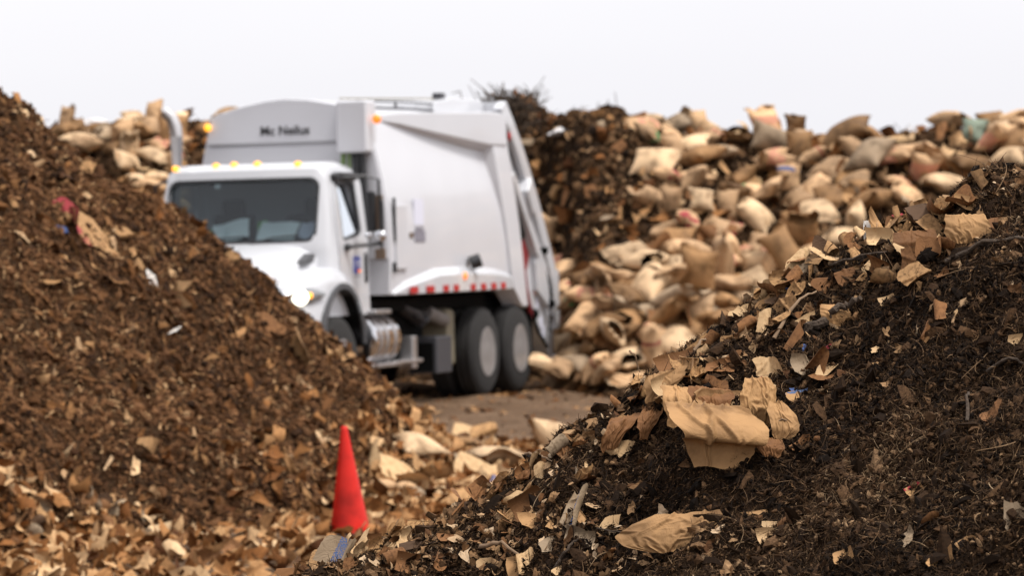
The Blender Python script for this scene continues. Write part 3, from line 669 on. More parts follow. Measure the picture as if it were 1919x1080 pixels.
for s in (1, -1):
    def fr(v_out, v_in, u, zt, zb): return [(u, s * v_in, zt + .05), (u, s * (v_in + .12), zt + .035), (u, s * (v_out - .10), zt), (u, s * (v_out - .03), zt - .05), (u, s * v_out, zt - .16), (u, s * v_out, zb), (u, s * v_in, zb)]
    secs = [(4.92, 1.03, 1.22, 1.05), (5.02, 1.11, 1.36, 1.20), (5.2, 1.15, 1.44, 1.30), (5.45, 1.17, 1.50, 1.345), (5.7, 1.17, 1.515, 1.335), (5.95, 1.16, 1.51, 1.19), (6.1, 1.15, 1.48, 1.02), (6.2, 1.13, 1.44, .80), (6.4, 1.07, 1.36, .62), (6.6, .98, 1.26, .60), (6.75, .86, 1.14, .60), (6.84, .72, 1.0, .62)]
    f = MB().loft([fr(vo, .45 if u > 5.6 else .8, u, zt, zb) for u, vo, zt, zb in secs]).build('fender', M_white, hood, sharp=60)
    arch = [(5.57 + .66 * math.cos(a), .66 + .69 * math.sin(a)) for a in [R(k) for k in range(0, 181, 10)]]
    inn = [(5.57 + .60 * math.cos(a), .66 + .625 * math.sin(a)) for a in [R(k) for k in range(180, -1, -10)]]
    m = MB(); ring = arch + inn; n = len(arch)
    for i in range(n - 1):
        q = [arch[i], arch[i + 1], inn[n - 2 - i], inn[n - 1 - i]]; m.prism(q, s * .98, s * 1.195)
    bmesh.ops.remove_doubles(m.bm, verts=m.bm.verts, dist=.001)
    m.build('wheel_arch_trim', M_flare, hood)
    liner = MB()
    for i in range(n - 1): liner.prism([inn[n - 1 - i], inn[n - 2 - i], (inn[n - 2 - i][0] * 1, inn[n - 2 - i][1] + .02), (inn[n - 1 - i][0], inn[n - 1 - i][1] + .02)], s * .5, s * 1.165)
    liner.build('wheel_arch_liner', M_dark, hood)
    # headlamp: swept lens with a lit bulb area and amber corner
    hl = MB().loft([[(u, s * (v + dv), z + dz) for dv, dz in ((0, -h), (.05, -h * .4), (.05, h * .6), (.01, h))] for u, v, z, h in ((6.12, 1.13, 1.23, .03), (6.20, 1.115, 1.225, .07), (6.34, 1.075, 1.215, .10), (6.50, 1.015, 1.20, .10), (6.64, .94, 1.185, .08), (6.74, .86, 1.17, .03))], True, False)
    hb = hl.build('headlamp', M_lens, hood, sharp=60)
    MB().ball((6.50, s * 1.03, 1.21), .12, (1.3, .7, .75)).build('lamp_bulb', M_head, hb)
    MB().ball((6.37, s * 1.09, 1.225), .045, (1.3, .8, 1)).build('turn_signal', M_amber, hb)
    # hood air vent
    MB().prism([(5.66, 1.60), (5.68, 1.67), (5.78, 1.685), (6.02, 1.60), (6.04, 1.575), (5.9, 1.565)], s * .80, s * .905).build('hood_vent', M_flare, hood, .01)
    # hood mirror stalk and cab mirrors
    m = MB().tube([(5.12, s * 1.05, 1.74), (5.1, s * 1.10, 1.745), (4.88, s * 1.30, 1.77), (4.84, s * 1.36, 1.78)], .02, 8).tube([(5.1, s * .98, 2.52), (4.95, s * 1.2, 2.54), (4.84, s * 1.36, 2.50), (4.82, s * 1.37, 1.66)], .018, 8).ball((5.12, s * 1.07, 1.745), .06, (1.2, .7, .8))
    arm = m.build('mirror_arm', M_trim, T)
    MB().box((4.84, s * 1.27, 2.14), (.08, .10, .46)).build('mirror_housing', M_trim, arm, .03)
    MB().box((4.83, s * 1.36, 2.12), (.03, .09, .40)).build('mirror_back', M_rust, arm, .01)
    MB().box((4.88, s * 1.40, 2.10), (.06, .05, .34)).build('mirror_edge', M_trim, arm, .02)
    MB().ball((4.86, s * 1.37, 1.865), .075, (.6, 1, 1)).ball((4.89, s * 1.24, 1.87), .04, (.7, 1, 1)).build('convex_mirror', M_chrome, arm)
    MB().box((4.84, s * 1.36, 1.66), (.05, .12, .12)).build('mirror_bracket', M_rust, arm, .01)
# --- roof marker lamps
for v in (-.86, -.36, -.14, .14, .62):
    lm = MB().ball((5.42 - abs(v) * .02, v, 2.70 - .03 * abs(v)), .042, (1.3, 1, .8)).build('marker_lamp', M_amber, T)
# --- cab interior
MB().box((5.42, 0, 1.74), (.34, 1.8, .16)).box((4.9, 0, 1.02), (.9, 1.8, .08)).build('dashboard', M_seat, T, .03)
for v in (-.5, .5): MB().box((4.75, v, 1.45), (.5, .5, .14)).box((4.58, v, 1.80), (.14, .48, .70)).box((4.57, v, 2.22), (.09, .28, .2)).build('seat', M_seat, T, .04)
MB().lathe([(0, .2), (.02, .22), (.03, .2), (.02, .18), (0, .2)], (5.12, .5, 1.92), 'x', 24).build('steering_wheel', M_trim, T)
def sheet(name, c, w, h, rot, mat):
    m = MB(); g = [[m.bm.verts.new((0.015 * math.sin(i * 1.7 + j), w * (i / 4 - .5), h * (j / 3 - .5))) for j in range(4)] for i in range(5)]
    for i in range(4):
        for j in range(3): m.bm.faces.new((g[i][j], g[i + 1][j], g[i + 1][j + 1], g[i][j + 1]))
    o = m.build(name, mat, None); o.location = T.matrix_basis @ Vector(c); o.rotation_euler = (T.matrix_basis.to_3x3() @ Euler(rot).to_matrix()).to_euler(); return o
tag(sheet('paper_sheet', (5.54, -.15, 1.955), .42, .30, (.26, -.75, 0), M_paper), 'white paper tilted behind the middle of the truck windscreen', 'paper')
tag(sheet('paper_sheet', (5.50, .40, 1.94), .46, .28, (-.05, -.75, 0), M_paper), 'larger white paper behind the windscreen near its mirror corner', 'paper')
tag(sheet('paper_sheet', (5.44, .72, 1.94), .18, .24, (-.05, -.75, 0), M_stickw), 'bluish paper slip beside the larger windscreen paper', 'paper')
for (c, w, h, nm) in (((5.45, -.46, 1.93), .36, .09, 'green safety vest lying on the dashboard behind the windscreen'), ((5.36, .16, 2.0), .10, .14, 'small scrap of green safety cloth between the windscreen papers')):
    tag(sheet('safety_vest', c, w, h, (.1, -.5, 0), M_vest), nm, 'vest')
MB().box((5.53, -.3, 2.46), (.02, .06, .05)).build('windscreen_sensor', M_paper, T)

# --- exhaust stack on the far side
MB().tube([(4.98, -1.02, 1.0), (4.98, -1.02, 3.05), (4.985, -1.03, 3.16), (5.0, -1.07, 3.27), (5.03, -1.14, 3.34)], .075, 14).build('exhaust_stack', M_alu, T)

# --- refuse body: barrel sided shell
half = [(1.19, 1.185), (1.45, 1.20), (1.8, 1.205), (2.15, 1.19), (2.5, 1.14), (2.8, 1.075), (3.05, 1.02), (3.18, .995), (3.27, .965), (3.325, .88), (3.40, .6), (3.455, .3), (3.475, 0)]
def body_ring(u, k=1.0, dz=0): return [(u, v * k, z + dz) for z, v in half] + [(u, -v * k, z + dz) for z, v in half[-2::-1]]
body = MB().loft([body_ring(4.10)] + [body_ring(u) for u in (3.4, 2.7, 2.0, 1.2, .4, -.3)]).build('refuse_body', M_body, T, .012, 2, 40)
m = MB(); low = [p for p in half if p[0] <= 2.95] + [(2.95, 1.035)]
fp = [(v - .035, z) for z, v in half if z > 2.97]; fp = [(1.0, 2.97)] + fp; fp = fp + [(-v, z) for v, z in fp[::-1] if v > 0]
m.prism([(v, z) for v, z in fp], 4.10, 4.155, 'x'); m.build('front_bulkhead', M_body, body, .012)
lp = [(1.185, 1.6), (1.185, 1.9), (1.17, 2.2), (1.12, 2.5), (1.03, 2.93)]
MB().prism(lp + [(-v, z) for v, z in lp[::-1]], 4.10, 4.13, 'x').build('front_panel', M_body, body, .01)
cv = bpy.data.curves.new('lettering', 'FONT'); cv.body = 'Mc Neilus'; cv.size = .15; cv.extrude = .004; cv.offset = .0015; cv.align_x = 'CENTER'
co = link('lettering_curve', cv, M_trim); bpy.context.view_layer.update(); lme = bpy.data.meshes.new_from_object(co.evaluated_get(bpy.context.evaluated_depsgraph_get())); bpy.data.objects.remove(co)
o = link('lettering', lme, M_trim, body); o.location = (4.162, -.02, 3.06); o.rotation_euler = (R(90), 0, R(90))
MB().box((4.17, .86, 3.12), (.34, .37, .60)).build('tank_box', M_body, T, .03, 3)
MB().tube([(4.2, .86, 2.85), (4.2, .87, 2.6), (4.22, .9, 2.2)], .05).tube([(4.2, .93, 2.85), (4.22, .96, 2.5), (4.25, .97, 1.6)], .035).build('hose', M_trim, T)
MB().tube([(4.24, .72, 2.84), (4.26, .72, 2.6)], .03).tube([(4.24, .79, 2.84), (4.26, .80, 2.6)], .02).build('green_hose', M_hose, T)
MB().ball((4.20, -.96, 3.17), .045, (.7, 1, 1)).build('marker_lamp', M_amber, T); MB().ball((4.20, 1.12, 3.20), .055, (.7, 1, 1)).build('marker_lamp', M_orange, T); MB().ball((4.02, 1.0, 3.2), .035).build('marker_lamp', M_red, T)
# raised bolster along the shoulder, thickening towards the tail, and the rear post
MB().loft([[(u, .86, zt), (u, vo, zt - .01), (u, vo, zb), (u, vi, zb - drop)] for u, vo, vi, zt, zb, drop in ((3.95, .985, .95, 3.26, 3.20, .02), (3.2, 1.05, .95, 3.31, 3.17, .04), (2.2, 1.11, .94, 3.345, 3.10, .08), (1.2, 1.155, .92, 3.37, 3.04, .12), (.35, 1.19, .92, 3.40, 2.99, .16), (-.32, 1.20, .92, 3.40, 2.99, .16))]).build('shoulder_bolster', M_body, body, .01)
MB().loft([[(u0, 1.0, z), (u0 - .14, vo, z), (-.40 + k, vo, z), (-.40 + k, 1.0, z)] for z, u0, vo, k in ((3.40, .36, 1.165, .05), (3.0, .32, 1.18, -.02), (2.5, .20, 1.215, -.12), (2.0, .03, 1.235, -.26), (1.5, -.12, 1.24, -.38), (1.19, -.22, 1.24, -.46), (.95, -.62, 1.22, -.58))]).build('rear_post', M_body, body, .015)
# lower sponson with reflective tape
MB().loft([[(u, 1.05, zt), (u, vo - .10, zt), (u, vo, zt - .10), (u, vo, 1.185), (u, 1.05, 1.185)] for u, vo, zt in ((4.02, 1.215, 1.30), (3.62, 1.25, 1.38), (2.6, 1.285, 1.49), (1.6, 1.29, 1.50), (.4, 1.285, 1.47), (-.24, 1.26, 1.42))]).build('sponson', M_white, body, .012)
for u in (3.52, 2.95, 2.42, 2.05, 1.42, 1.02, .62, .22):
    MB().box((u, 1.2935 if .3 < u < 2.7 else 1.282, 1.235), (.26 if u > 2.5 else .18, .014, .075)).build('reflector', M_red, body)
MB().tube([(1.35, 1.24, 1.52), (1.30, 1.36, 1.56)], .085, 16).build('filler_cap', M_trim, body, .01)
MB().ball((1.72, 1.295, 1.37), .05, (1, .5, 1)).build('side_marker', M_orange, body)
for (u, z, w, h, mt) in ((3.07, 2.14, .33, .30, M_stickw), (3.07, 1.95, .26, .03, M_stick), (3.07, 1.86, .36, .13, M_stick), (3.36, 1.87, .12, .06, M_rust), (3.72, 1.50, .30, .045, M_rust)):
    MB().box((u, 1.208 if z < 2 else 1.197, z), (w, .012, h)).build('decal', mt, body)
MB().box((3.75, 1.215, 1.85), (.36, .03, .74)).build('access_panel', M_body, body, .008)
MB().box((3.99, 1.21, 1.5), (.05, .05, .12)).box((3.95, 1.215, 2.05), (.03, .03, .5)).build('latch', M_trim, body)
# roof gear
MB().tube([(4.0, .80, 3.43), (2.0, .84, 3.47), (1.0, .86, 3.46)], .012, 6).tube([(4.0, .8, 3.36), (2.2, .86, 3.38), (1.2, .87, 3.39)], .016, 6).tube([(2.8, .85, 3.38), (2.8, .85, 3.46)], .015, 6).build('roof_rail', M_grey, body)
MB().prism([(1.55, 3.36), (1.50, 3.50), (.9, 3.56), (-.1, 3.58), (-.35, 3.53), (-.3, 3.36)], .48, .90).build('ejector_housing', M_white, body, .02)
MB().box((.92, .74, 3.58), (.16, .12, .09)).build('roof_lamp', M_grey, body, .01)
MB().tube([(4.0, .6, 3.46), (1.1, .72, 3.55)], .010, 6).build('work_hose', M_olive, body)

# --- tailgate / hopper
tg = [(-.36, 3.55), (-.62, 3.34), (-.98, 3.02), (-1.32, 2.66), (-1.66, 2.26), (-1.98, 1.84), (-2.22, 1.52), (-2.34, 1.30), (-2.40, .9), (-2.42, .30), (-2.22, .24), (-1.9, .55), (-1.45, .98), (-.95, 1.10), (-.72, 1.2), (-.64, 1.7), (-.50, 2.2), (-.38, 2.7), (-.34, 3.2)]
tail = MB().prism(tg, -1.10, 1.10).build('tailgate', M_white, T, .012)
out = tg[:9]
m = MB(); m2 = MB()
for i in range(len(out) - 1):
    (a, b), (c, d) = out[i], out[i + 1]; L_ = math.hypot(c - a, d - b); nx, nz = (d - b) / L_, -(c - a) / L_; w = .16
    q = [(a, b), (c, d), (c - (-nx) * w * -1, d), (a, b)]
    m.prism([(a, b), (c, d), (c + .20, d - .10), (a + .20, b - .10)], 1.08, 1.19); m2.prism([(a, b), (c, d), (c + .20, d - .10), (a + .20, b - .10)], -1.19, -1.08)
m.build('tail_flange', M_white, tail); m2.build('tail_flange', M_white, tail)
for s in (1, -1):
    MB().prism([(-.5, 2.62), (-.62, 2.66), (-1.62, 1.72), (-1.60, 1.58), (-1.50, 1.60)], s * 1.09, s * 1.20).build('tail_brace', M_white, tail, .01)
    MB().prism([(-1.62, 1.75), (-1.95, 1.50), (-2.05, 1.3), (-2.05, .9), (-1.55, 1.15), (-1.5, 1.5)], s * 1.09, s * 1.17).build('hopper_cheek', M_white, tail, .01)
    MB().prism([(-.82, 2.10), (-1.05, 2.0), (-1.42, 1.62), (-1.30, 1.42), (-1.02, 1.45), (-.90, 1.75)], s * 1.09, s * 1.112).build('hopper_opening', M_dkred, tail)
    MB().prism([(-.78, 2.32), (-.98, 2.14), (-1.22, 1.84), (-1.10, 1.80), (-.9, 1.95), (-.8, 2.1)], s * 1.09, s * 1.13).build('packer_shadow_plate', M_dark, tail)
    MB().tube([(-1.05, s * 1.14, 1.45), (-1.10, s * 1.15, 1.2), (-1.30, s * 1.15, .80)], .035, 8).build('red_pipe', M_dkred, tail)
    MB().prism([(-1.12, 2.60), (-1.36, 2.30), (-1.20, 2.12), (-.98, 2.42)], s * 1.08, s * 1.26).build('lift_cylinder_cover', M_white, tail, .02)
    MB().prism([(-.55, 3.18), (-.90, 2.92), (-1.10, 2.62), (-1.02, 2.58), (-.62, 2.98)], s * 1.09, s * 1.108).build('flange_recess_shade', M_grey, tail)  # thin grey plate, coloured as the shade inside the flange cutout
    MB().prism([(-1.40, 2.10), (-1.70, 1.80), (-1.64, 1.72), (-1.36, 2.0)], s * 1.09, s * 1.112).build('flange_recess_shade', M_grey, tail)  # second shade-coloured plate, lower cutout
    MB().prism([(-2.30, 1.42), (-2.52, 1.40), (-2.52, .62), (-2.36, .62)], s * 1.00, s * 1.16).build('tail_step_panel', M_white, tail, .01)
    MB().prism([(-2.20, .24), (-2.44, .24), (-2.70, .28), (-2.70, .22), (-2.44, .18), (-2.2, .18)], s * .7, s * 1.17).build('rear_step', M_white, tail, .01)
    MB().tube([(-1.2, s * 1.15, 1.02), (-1.5, s * 1.17, .62), (-1.95, s * 1.15, .40)], .025, 6).tube([(-1.9, s * 1.15, 1.45), (-2.1, s * 1.18, 1.1), (-2.05, s * 1.16, .6)], .018, 6).build('hydraulic_hose', M_dark, tail)
    for q, rr in (((-1.34, s * 1.17, .84), .075), ((-1.86, s * 1.17, 1.66), .06), ((-2.06, s * 1.19, .96), .06)): MB().ball(q, rr).build('pivot_pin', M_dark, tail)
    for (u, z) in ((-1.62, 1.16), (-1.72, .98), (-1.86, .72), (-1.95, .6)): MB().box((u, s * 1.105, z), (.10, .012, .14)).build('reflector', plain('pink_stripe', (.62, .36, .36), .5) if (u, z) == (-1.62, 1.16) else M_stickw, tail)
    MB().ball((-.52, s * 1.17, 3.12), .045, (1, .5, 1.6)).build('tail_marker', M_red, tail)
    MB().box((-1.25, s * .9, .55), (.02, .55, .75)).build('mud_flap', M_dark, T)

# --- side tanks and boxes
MB().lathe([(0, .02), (0, .26), (.02, .29), (.80, .29), (.82, .26), (.82, .02)], (3.62, .86, .68), 'x', 32).build('fuel_tank', M_chrome, T)
for u in (3.80, 4.08, 4.28): MB().lathe([(-.03, .292), (-.03, .302), (.03, .302), (.03, .292)], (u, .86, .68), 'x', 32).build('tank_strap', M_alu, T)
MB().box((4.05, .95, .385), (1.0, .34, .045)).box((3.30, 1.0, .40), (.95, .25, .04)).build('cab_step', M_alu, T, .01)
MB().box((4.2, 1.0, 1.0), (.5, .3, .05)).build('upper_step', M_alu, T, .01)
MB().box((3.05, 1.02, .50), (.16, .18, .38)).build('tool_box', M_alu, T, .015)
MB().box((3.45, .9, .58), (.30, .25, .38)).build('air_tank_cover', M_dark, T, .02)
bb = MB().box((2.1, .96, .44), (.56, .36, .44)).build('battery_box', M_grey, T, .015)
MB().box((2.385, .95, .42), (.015, .30, .34)).build('battery_front_shade', M_dark, bb, .005)  # dark plate painted as the openings and shadow of the box front
MB().box((2.7, .6, .7), (1.6, .4, .5)).build('valve_block', M_dark, T)
MB().tube([(2.05, .90, .95), (1.55, .95, .84)], .085, 14).build('hydraulic_filter', M_rim, T)
MB().tube([(3.0, .9, 1.05), (2.6, .98, .95), (2.3, .95, .84)], .035, 8).tube([(2.7, .8, 1.0), (2.2, .9, .80)], .04, 8).ball((2.55, .96, .93), .06).ball((2.3, .98, .86), .05).build('hydraulic_line', M_grey, T)
MB().prism(rrect(.50, .97, .26, .98, .08), 1.22, 1.50, 'x').build('oil_tank', M_olive, T, .01)
# ------------------------------------------------------------------ papers and bags
KR = (0.41, 0.228, 0.094)
M_k = kraft('kraft_paper', (0.37, 0.205, 0.086), .58)
M_kl = kraft('pale_kraft_paper', (0.53, 0.345, 0.178), 0.25)
M_kb = kraft('brown_wet_paper', (0.20, 0.088, 0.030), 0.45)
M_kd = kraft('dark_damp_paper', (0.085, 0.045, 0.022), 0.45)
M_kg = kraft('grey_dirty_paper', (0.30, 0.215, 0.135), 0.5)
M_kr = kraft('kraft_red_print', KR, mark=(0.26, 0.03, 0.035), axis='X', band=(0.02, 0.30))
M_kbl = kraft('kraft_blue_print', KR, mark=(0.06, 0.09, 0.20), axis='X', band=(0.58, 0.88), mscale=5)
M_krb = kraft('kraft_red_print_edge', KR, mark=(0.26, 0.025, 0.03), axis='Y', band=(0.72, 1.0), mscale=4)
M_kbe = kraft('kraft_blue_print_edge', KR, mark=(0.06, 0.09, 0.17), axis='Y', band=(0.78, 1.0), mscale=5)
M_kw = kraft('white_torn_paper', (0.66, 0.62, 0.58), 0.2)
M_kred = kraft('red_torn_paper', (0.24, 0.022, 0.028), 0.3)
M_kblue = kraft('blue_torn_paper', (0.05, 0.085, 0.21), 0.3)
M_hand = kraft('handwritten_card', (0.30, 0.215, 0.135), 0.4, mark=(0.06, 0.10, 0.22), axis='X', band=(0.52, 0.80), mscale=26)
KM = dict(H=M_hand, k=M_k, l=M_kl, b=M_kb, d=M_kd, g=M_kg, r=M_kr, u=M_kbl, R=M_krb, U=M_kbe, w=M_kw, Z=M_kred, B=M_kblue)

# ------------------------------------------------------------------ a small paper simulation (inextensible sheets)
def _pair(P, sa, sb, rest, k):
    d = P[sb] - P[sa]; ln = np.sqrt((d * d).sum(-1, keepdims=True)) + 1e-9; c = d * (k * 0.5 * (1 - rest / ln)); P[sa] += c; P[sb] -= c
def _relax(P, cons):
    for sa, sb, rest, k in cons: _pair(P, sa, sb, rest, k)
def _cons(P0, bend):
    """stretch, shear and bending pairs of P0[..., rows, columns, 3], two colours each so that no pair shares a point."""
    out = []; E = Ellipsis; n, m = P0.shape[-3], P0.shape[-2]
    def add(dr, dc, k):
        for par in range(2):
            if dr == 0: r0, r1, c0, c1 = slice(0, n), slice(0, n), None, None
            st = 2 * max(dr, abs(dc)) if max(dr, abs(dc)) > 1 else 2
            for off in (range(par, st, 2) if st > 2 else (par,)):
                if dr:
                    ia = np.arange(off, n - dr, st); ja = np.arange(max(0, -dc), m - max(0, dc))
                else:
                    ia = np.arange(n); ja = np.arange(off, m - dc, st)
                if len(ia) == 0 or len(ja) == 0: continue
                sa = (E,) + np.ix_(ia, ja) + (slice(None),); sb = (E,) + np.ix_(ia + dr, ja + dc) + (slice(None),)
                out.append((sa, sb, np.sqrt(((P0[sb] - P0[sa]) ** 2).sum(-1, keepdims=True)), k))
    add(0, 1, 1.0); add(1, 0, 1.0); add(1, 1, .7); add(1, -1, .7)
    if bend: add(0, 2, bend); add(2, 0, bend)
    return out
def _normals(P):
    a = np.zeros_like(P); b = np.zeros_like(P)
    a[..., 1:-1, :, :] = P[..., 2:, :, :] - P[..., :-2, :, :]; a[..., 0, :, :] = P[..., 1, :, :] - P[..., 0, :, :]; a[..., -1, :, :] = P[..., -1, :, :] - P[..., -2, :, :]
    b[..., :, 1:-1, :] = P[..., :, 2:, :] - P[..., :, :-2, :]; b[..., :, 0, :] = P[..., :, 1, :] - P[..., :, 0, :]; b[..., :, -1, :] = P[..., :, -1, :] - P[..., :, -2, :]
    n = np.cross(b, a); return n / (np.linalg.norm(n, axis=-1, keepdims=True) + 1e-9)
def sim_pouches(params, n=29, m=19, seed=4, steps=70, crimp=4, sub=14):
    """flat pouches (two sheets joined round the rim) blown up and dropped on bumpy ground; params: (length, width, pressure, sag)."""
    q = np.random.RandomState(seed); B = len(params); A = np.array(params, float)
    v = np.linspace(-.5, .5, n); u = np.linspace(-.5, .5, m); U, V = np.meshgrid(u, v)
    P = np.zeros((B, 2, n, m, 3)); P[..., 0] = U * A[:, 1, None, None, None]; P[..., 1] = V * A[:, 0, None, None, None]
    cons = _cons(P.copy(), .12)
    rim = (1 - (2 * np.abs(U)) ** 4) * (1 - (2 * np.abs(V)) ** 4)
    lump = .45 * np.stack([np.stack([fbm(U * 3.5 + 9 * i, V * 3.5 + 5 * l, 51 + i, 2) for l in range(2)]) for i in range(B)])
    P[:, 0, :, :, 2] = .03 * rim; P[:, 1, :, :, 2] = -.03 * rim; P[..., 2] += q.randn(*P.shape[:-1]) * .002; P[..., 2] += .25
    Q = P.copy(); sgn = np.array([1, -1])[None, :, None, None, None]; pr = (A[:, 2, None, None, None] * (1 + 2.0 * lump))[..., None]
    ph = q.rand(B, 6) * 9
    for it in range(steps):
        late = it > steps * .55; vel = (P - Q) * (.3 if late else .80); Q = P.copy(); P = P + vel + _normals(P) * sgn * pr * (.35 if late else 1); P[..., 2] -= A[:, 3, None, None, None]
        for _ in range(sub):
            _relax(P, cons)
            mid = P[:, :, n - crimp:].mean(1, keepdims=True); P[:, :, n - crimp:] = P[:, :, n - crimp:] * .4 + mid * .6
            for sl in ((Ellipsis, 0, slice(None), slice(None)), (Ellipsis, n - 1, slice(None), slice(None)), (Ellipsis, slice(None), 0, slice(None)), (Ellipsis, slice(None), m - 1, slice(None))):
                a0 = (slice(None), 0) + sl[1:]; a1 = (slice(None), 1) + sl[1:]; mid = (P[a0] + P[a1]) / 2; P[a0] = mid; P[a1] = mid
        g = .05 * np.sin(P[..., 0] * 9 + ph[:, 0, None, None, None]) * np.sin(P[..., 1] * 8 + ph[:, 1, None, None, None]) + .03 * np.sin(P[..., 1] * 15 + ph[:, 2, None, None, None])
        lowm = P[..., 2] < g; P[..., 2] = np.where(lowm, g, P[..., 2]); Q[lowm] = Q[lowm] * .2 + P[lowm] * .8
    return P
def sim_sheets(rests, squeeze, seed=9, steps=90, bend=.25):
    """flat ragged sheets squeezed sideways so that they buckle into creases. rests: B x n x m x 3."""
    q = np.random.RandomState(seed); cons = _cons(rests.copy(), bend); B = len(rests)
    P = rests.copy(); D = np.ptp(rests[..., 0], axis=(1, 2)).max()
    sq = np.array(squeeze)[:, None, None]
    for i in range(B):
        c = fbm(rests[i, ..., 0] / D * 4 + i * 7, rests[i, ..., 1] / D * 4, 61 + i % 7, 3); P[i, ..., 2] += c * D * .22
    P[..., 0] *= sq; P[..., 1] *= sq * .6 + .4; Q = P.copy()
    for it in range(steps):
        vel = (P - Q) * .8; Q = P.copy(); P = P + vel; P[..., 2] -= .0006 * D
        for _ in range(3): _relax(P, cons)
        P[..., 2] = np.maximum(P[..., 2], -.10 * D)
    return P

def paper_mesh(name, w, h, seed, rag=0.10, bends=(), crumple=0.5, curl=0.0, nx=30, ny=26, pinch=0.0, raw=False, simmed=None):
    """a torn, folded, crumpled sheet w x h metres; bends: (direction deg, offset as a share, total angle deg, radius m)."""
    q = np.random.RandomState(seed)
    s = np.linspace(-1, 1, nx + 1); X, Y = np.meshgrid(s, s[:: 1] if nx == ny else np.linspace(-1, 1, ny + 1)); X = X.ravel(); Y = Y.ravel()
    an = np.arctan2(Y, X); e = np.maximum(np.abs(X), np.abs(Y))
    ph = q.rand(6) * 6.28
    k = 1 + rag * (np.sin(2 * an + ph[0]) * .6 + np.sin(3 * an + ph[1]) * .4 + np.sin(5 * an + ph[2]) * .15) + rag * .45 * e ** 6 * vnoise(an * 9 + seed, an * 0, seed % 13) + rag * .25 * e ** 8 * vnoise(an * 26, an * 0 + 5, seed % 17)
    u = X * k * w / 2; v = Y * k * h / 2
    if pinch: v = v * (1 - pinch * np.clip((u / w + .5), 0, 1) ** 1.5)
    for _ in range(4):
        d = q.rand() * 6.28; c_, s_ = math.cos(d), math.sin(d); t = u * c_ + v * s_; Lm = (.55 + .45 * q.rand()) * (w * abs(c_) + h * abs(s_)) / 2
        a0 = .72 * Lm; ov = np.maximum(0, t - a0); tn = a0 + (Lm - a0) * (1 - np.exp(-ov / (Lm - a0))) * (1 + .10 * vnoise((-u * s_ + v * c_) / max(w, h) * 14 + seed, u * 0, 11))
        dd = np.where(t > a0, tn - t, 0); u = u + dd * c_; v = v + dd * s_
    D = max(w, h); z = np.zeros_like(u)
    if raw: return np.stack([u, v, z], 1).reshape(ny + 1, nx + 1, 3)
    if simmed is not None: sp = simmed.reshape(-1, 3); u, v, z = sp[:, 0].copy(), sp[:, 1].copy(), sp[:, 2].copy()
    for _ in range(9 if simmed is None else 0):
        d = q.rand() * 6.28; o = (q.rand() - .5) * D * .8; t = u * math.cos(d) + v * math.sin(d) - o
        z += (q.rand() - .5) * crumple * 0.42 * np.abs(t) * np.exp(-np.abs(t) / (D * .5))
    for _ in range(26 if simmed is None else 0):
        d = q.rand() * 6.28; cu, cv_ = (q.rand(2) - .5) * (w, h); t = (u - cu) * math.cos(d) + (v - cv_) * math.sin(d); t2 = -(u - cu) * math.sin(d) + (v - cv_) * math.cos(d)
        z += (q.rand() - .4) * crumple * D * .085 * np.exp(-np.abs(t) / (D * .035)) * np.exp(-(t2 / (D * (.10 + .2 * q.rand()))) ** 2)
    if simmed is None: z += crumple * D * (.13 * tri_noise(u / D * 3.6 + seed, v / D * 3.6, seed % 19) + .06 * tri_noise(u / D * 8.5, v / D * 8.5 + seed, 3))
    if curl and simmed is None: d = q.rand() * 3.14; t = u * math.cos(d) + v * math.sin(d); z += curl * t * t / D * 2
    V = np.stack([u, v, z], 1)
    for dr, off, ang, rad in bends:
        c, sn = math.cos(R(dr)), math.sin(R(dr)); o = off * (w * abs(c) + h * abs(sn)) / 2
        wob = 0.03 * D * vnoise((-u * sn + v * c) / D * 3, u * 0 + seed, 7)
        t = V[:, 0] * c + V[:, 1] * sn - o + wob; zz = V[:, 2].copy(); A = R(abs(ang)); sg = 1 if ang > 0 else -1
        th = np.clip(t / rad, 0, A); over = np.maximum(0, t - rad * A)
        nt_ = np.where(t > 0, rad * np.sin(th) + over * np.cos(A) - sg * zz * np.sin(th) , t); nz = np.where(t > 0, sg * (rad * (1 - np.cos(th)) + over * np.sin(A)) + zz * np.cos(th), zz)
        dt = nt_ - t; V[:, 0] += dt * c; V[:, 1] += dt * sn; V[:, 2] = nz
    V -= V.mean(0)
    i = np.arange(nx * ny); a = (i // nx) * (nx + 1) + i % nx
    return fast_mesh(name, V, np.stack([a, a + 1, a + nx + 2, a + nx + 1], 1), smooth=True)

def frame(nrm, facing, spin):
    """rotation whose local z is between the surface normal and the camera direction, then spun about it."""
    n = nrm.normalized(); 
    q = n.to_track_quat('Z', 'Y'); return (q.to_matrix() @ Matrix.Rotation(spin, 3, 'Z'))

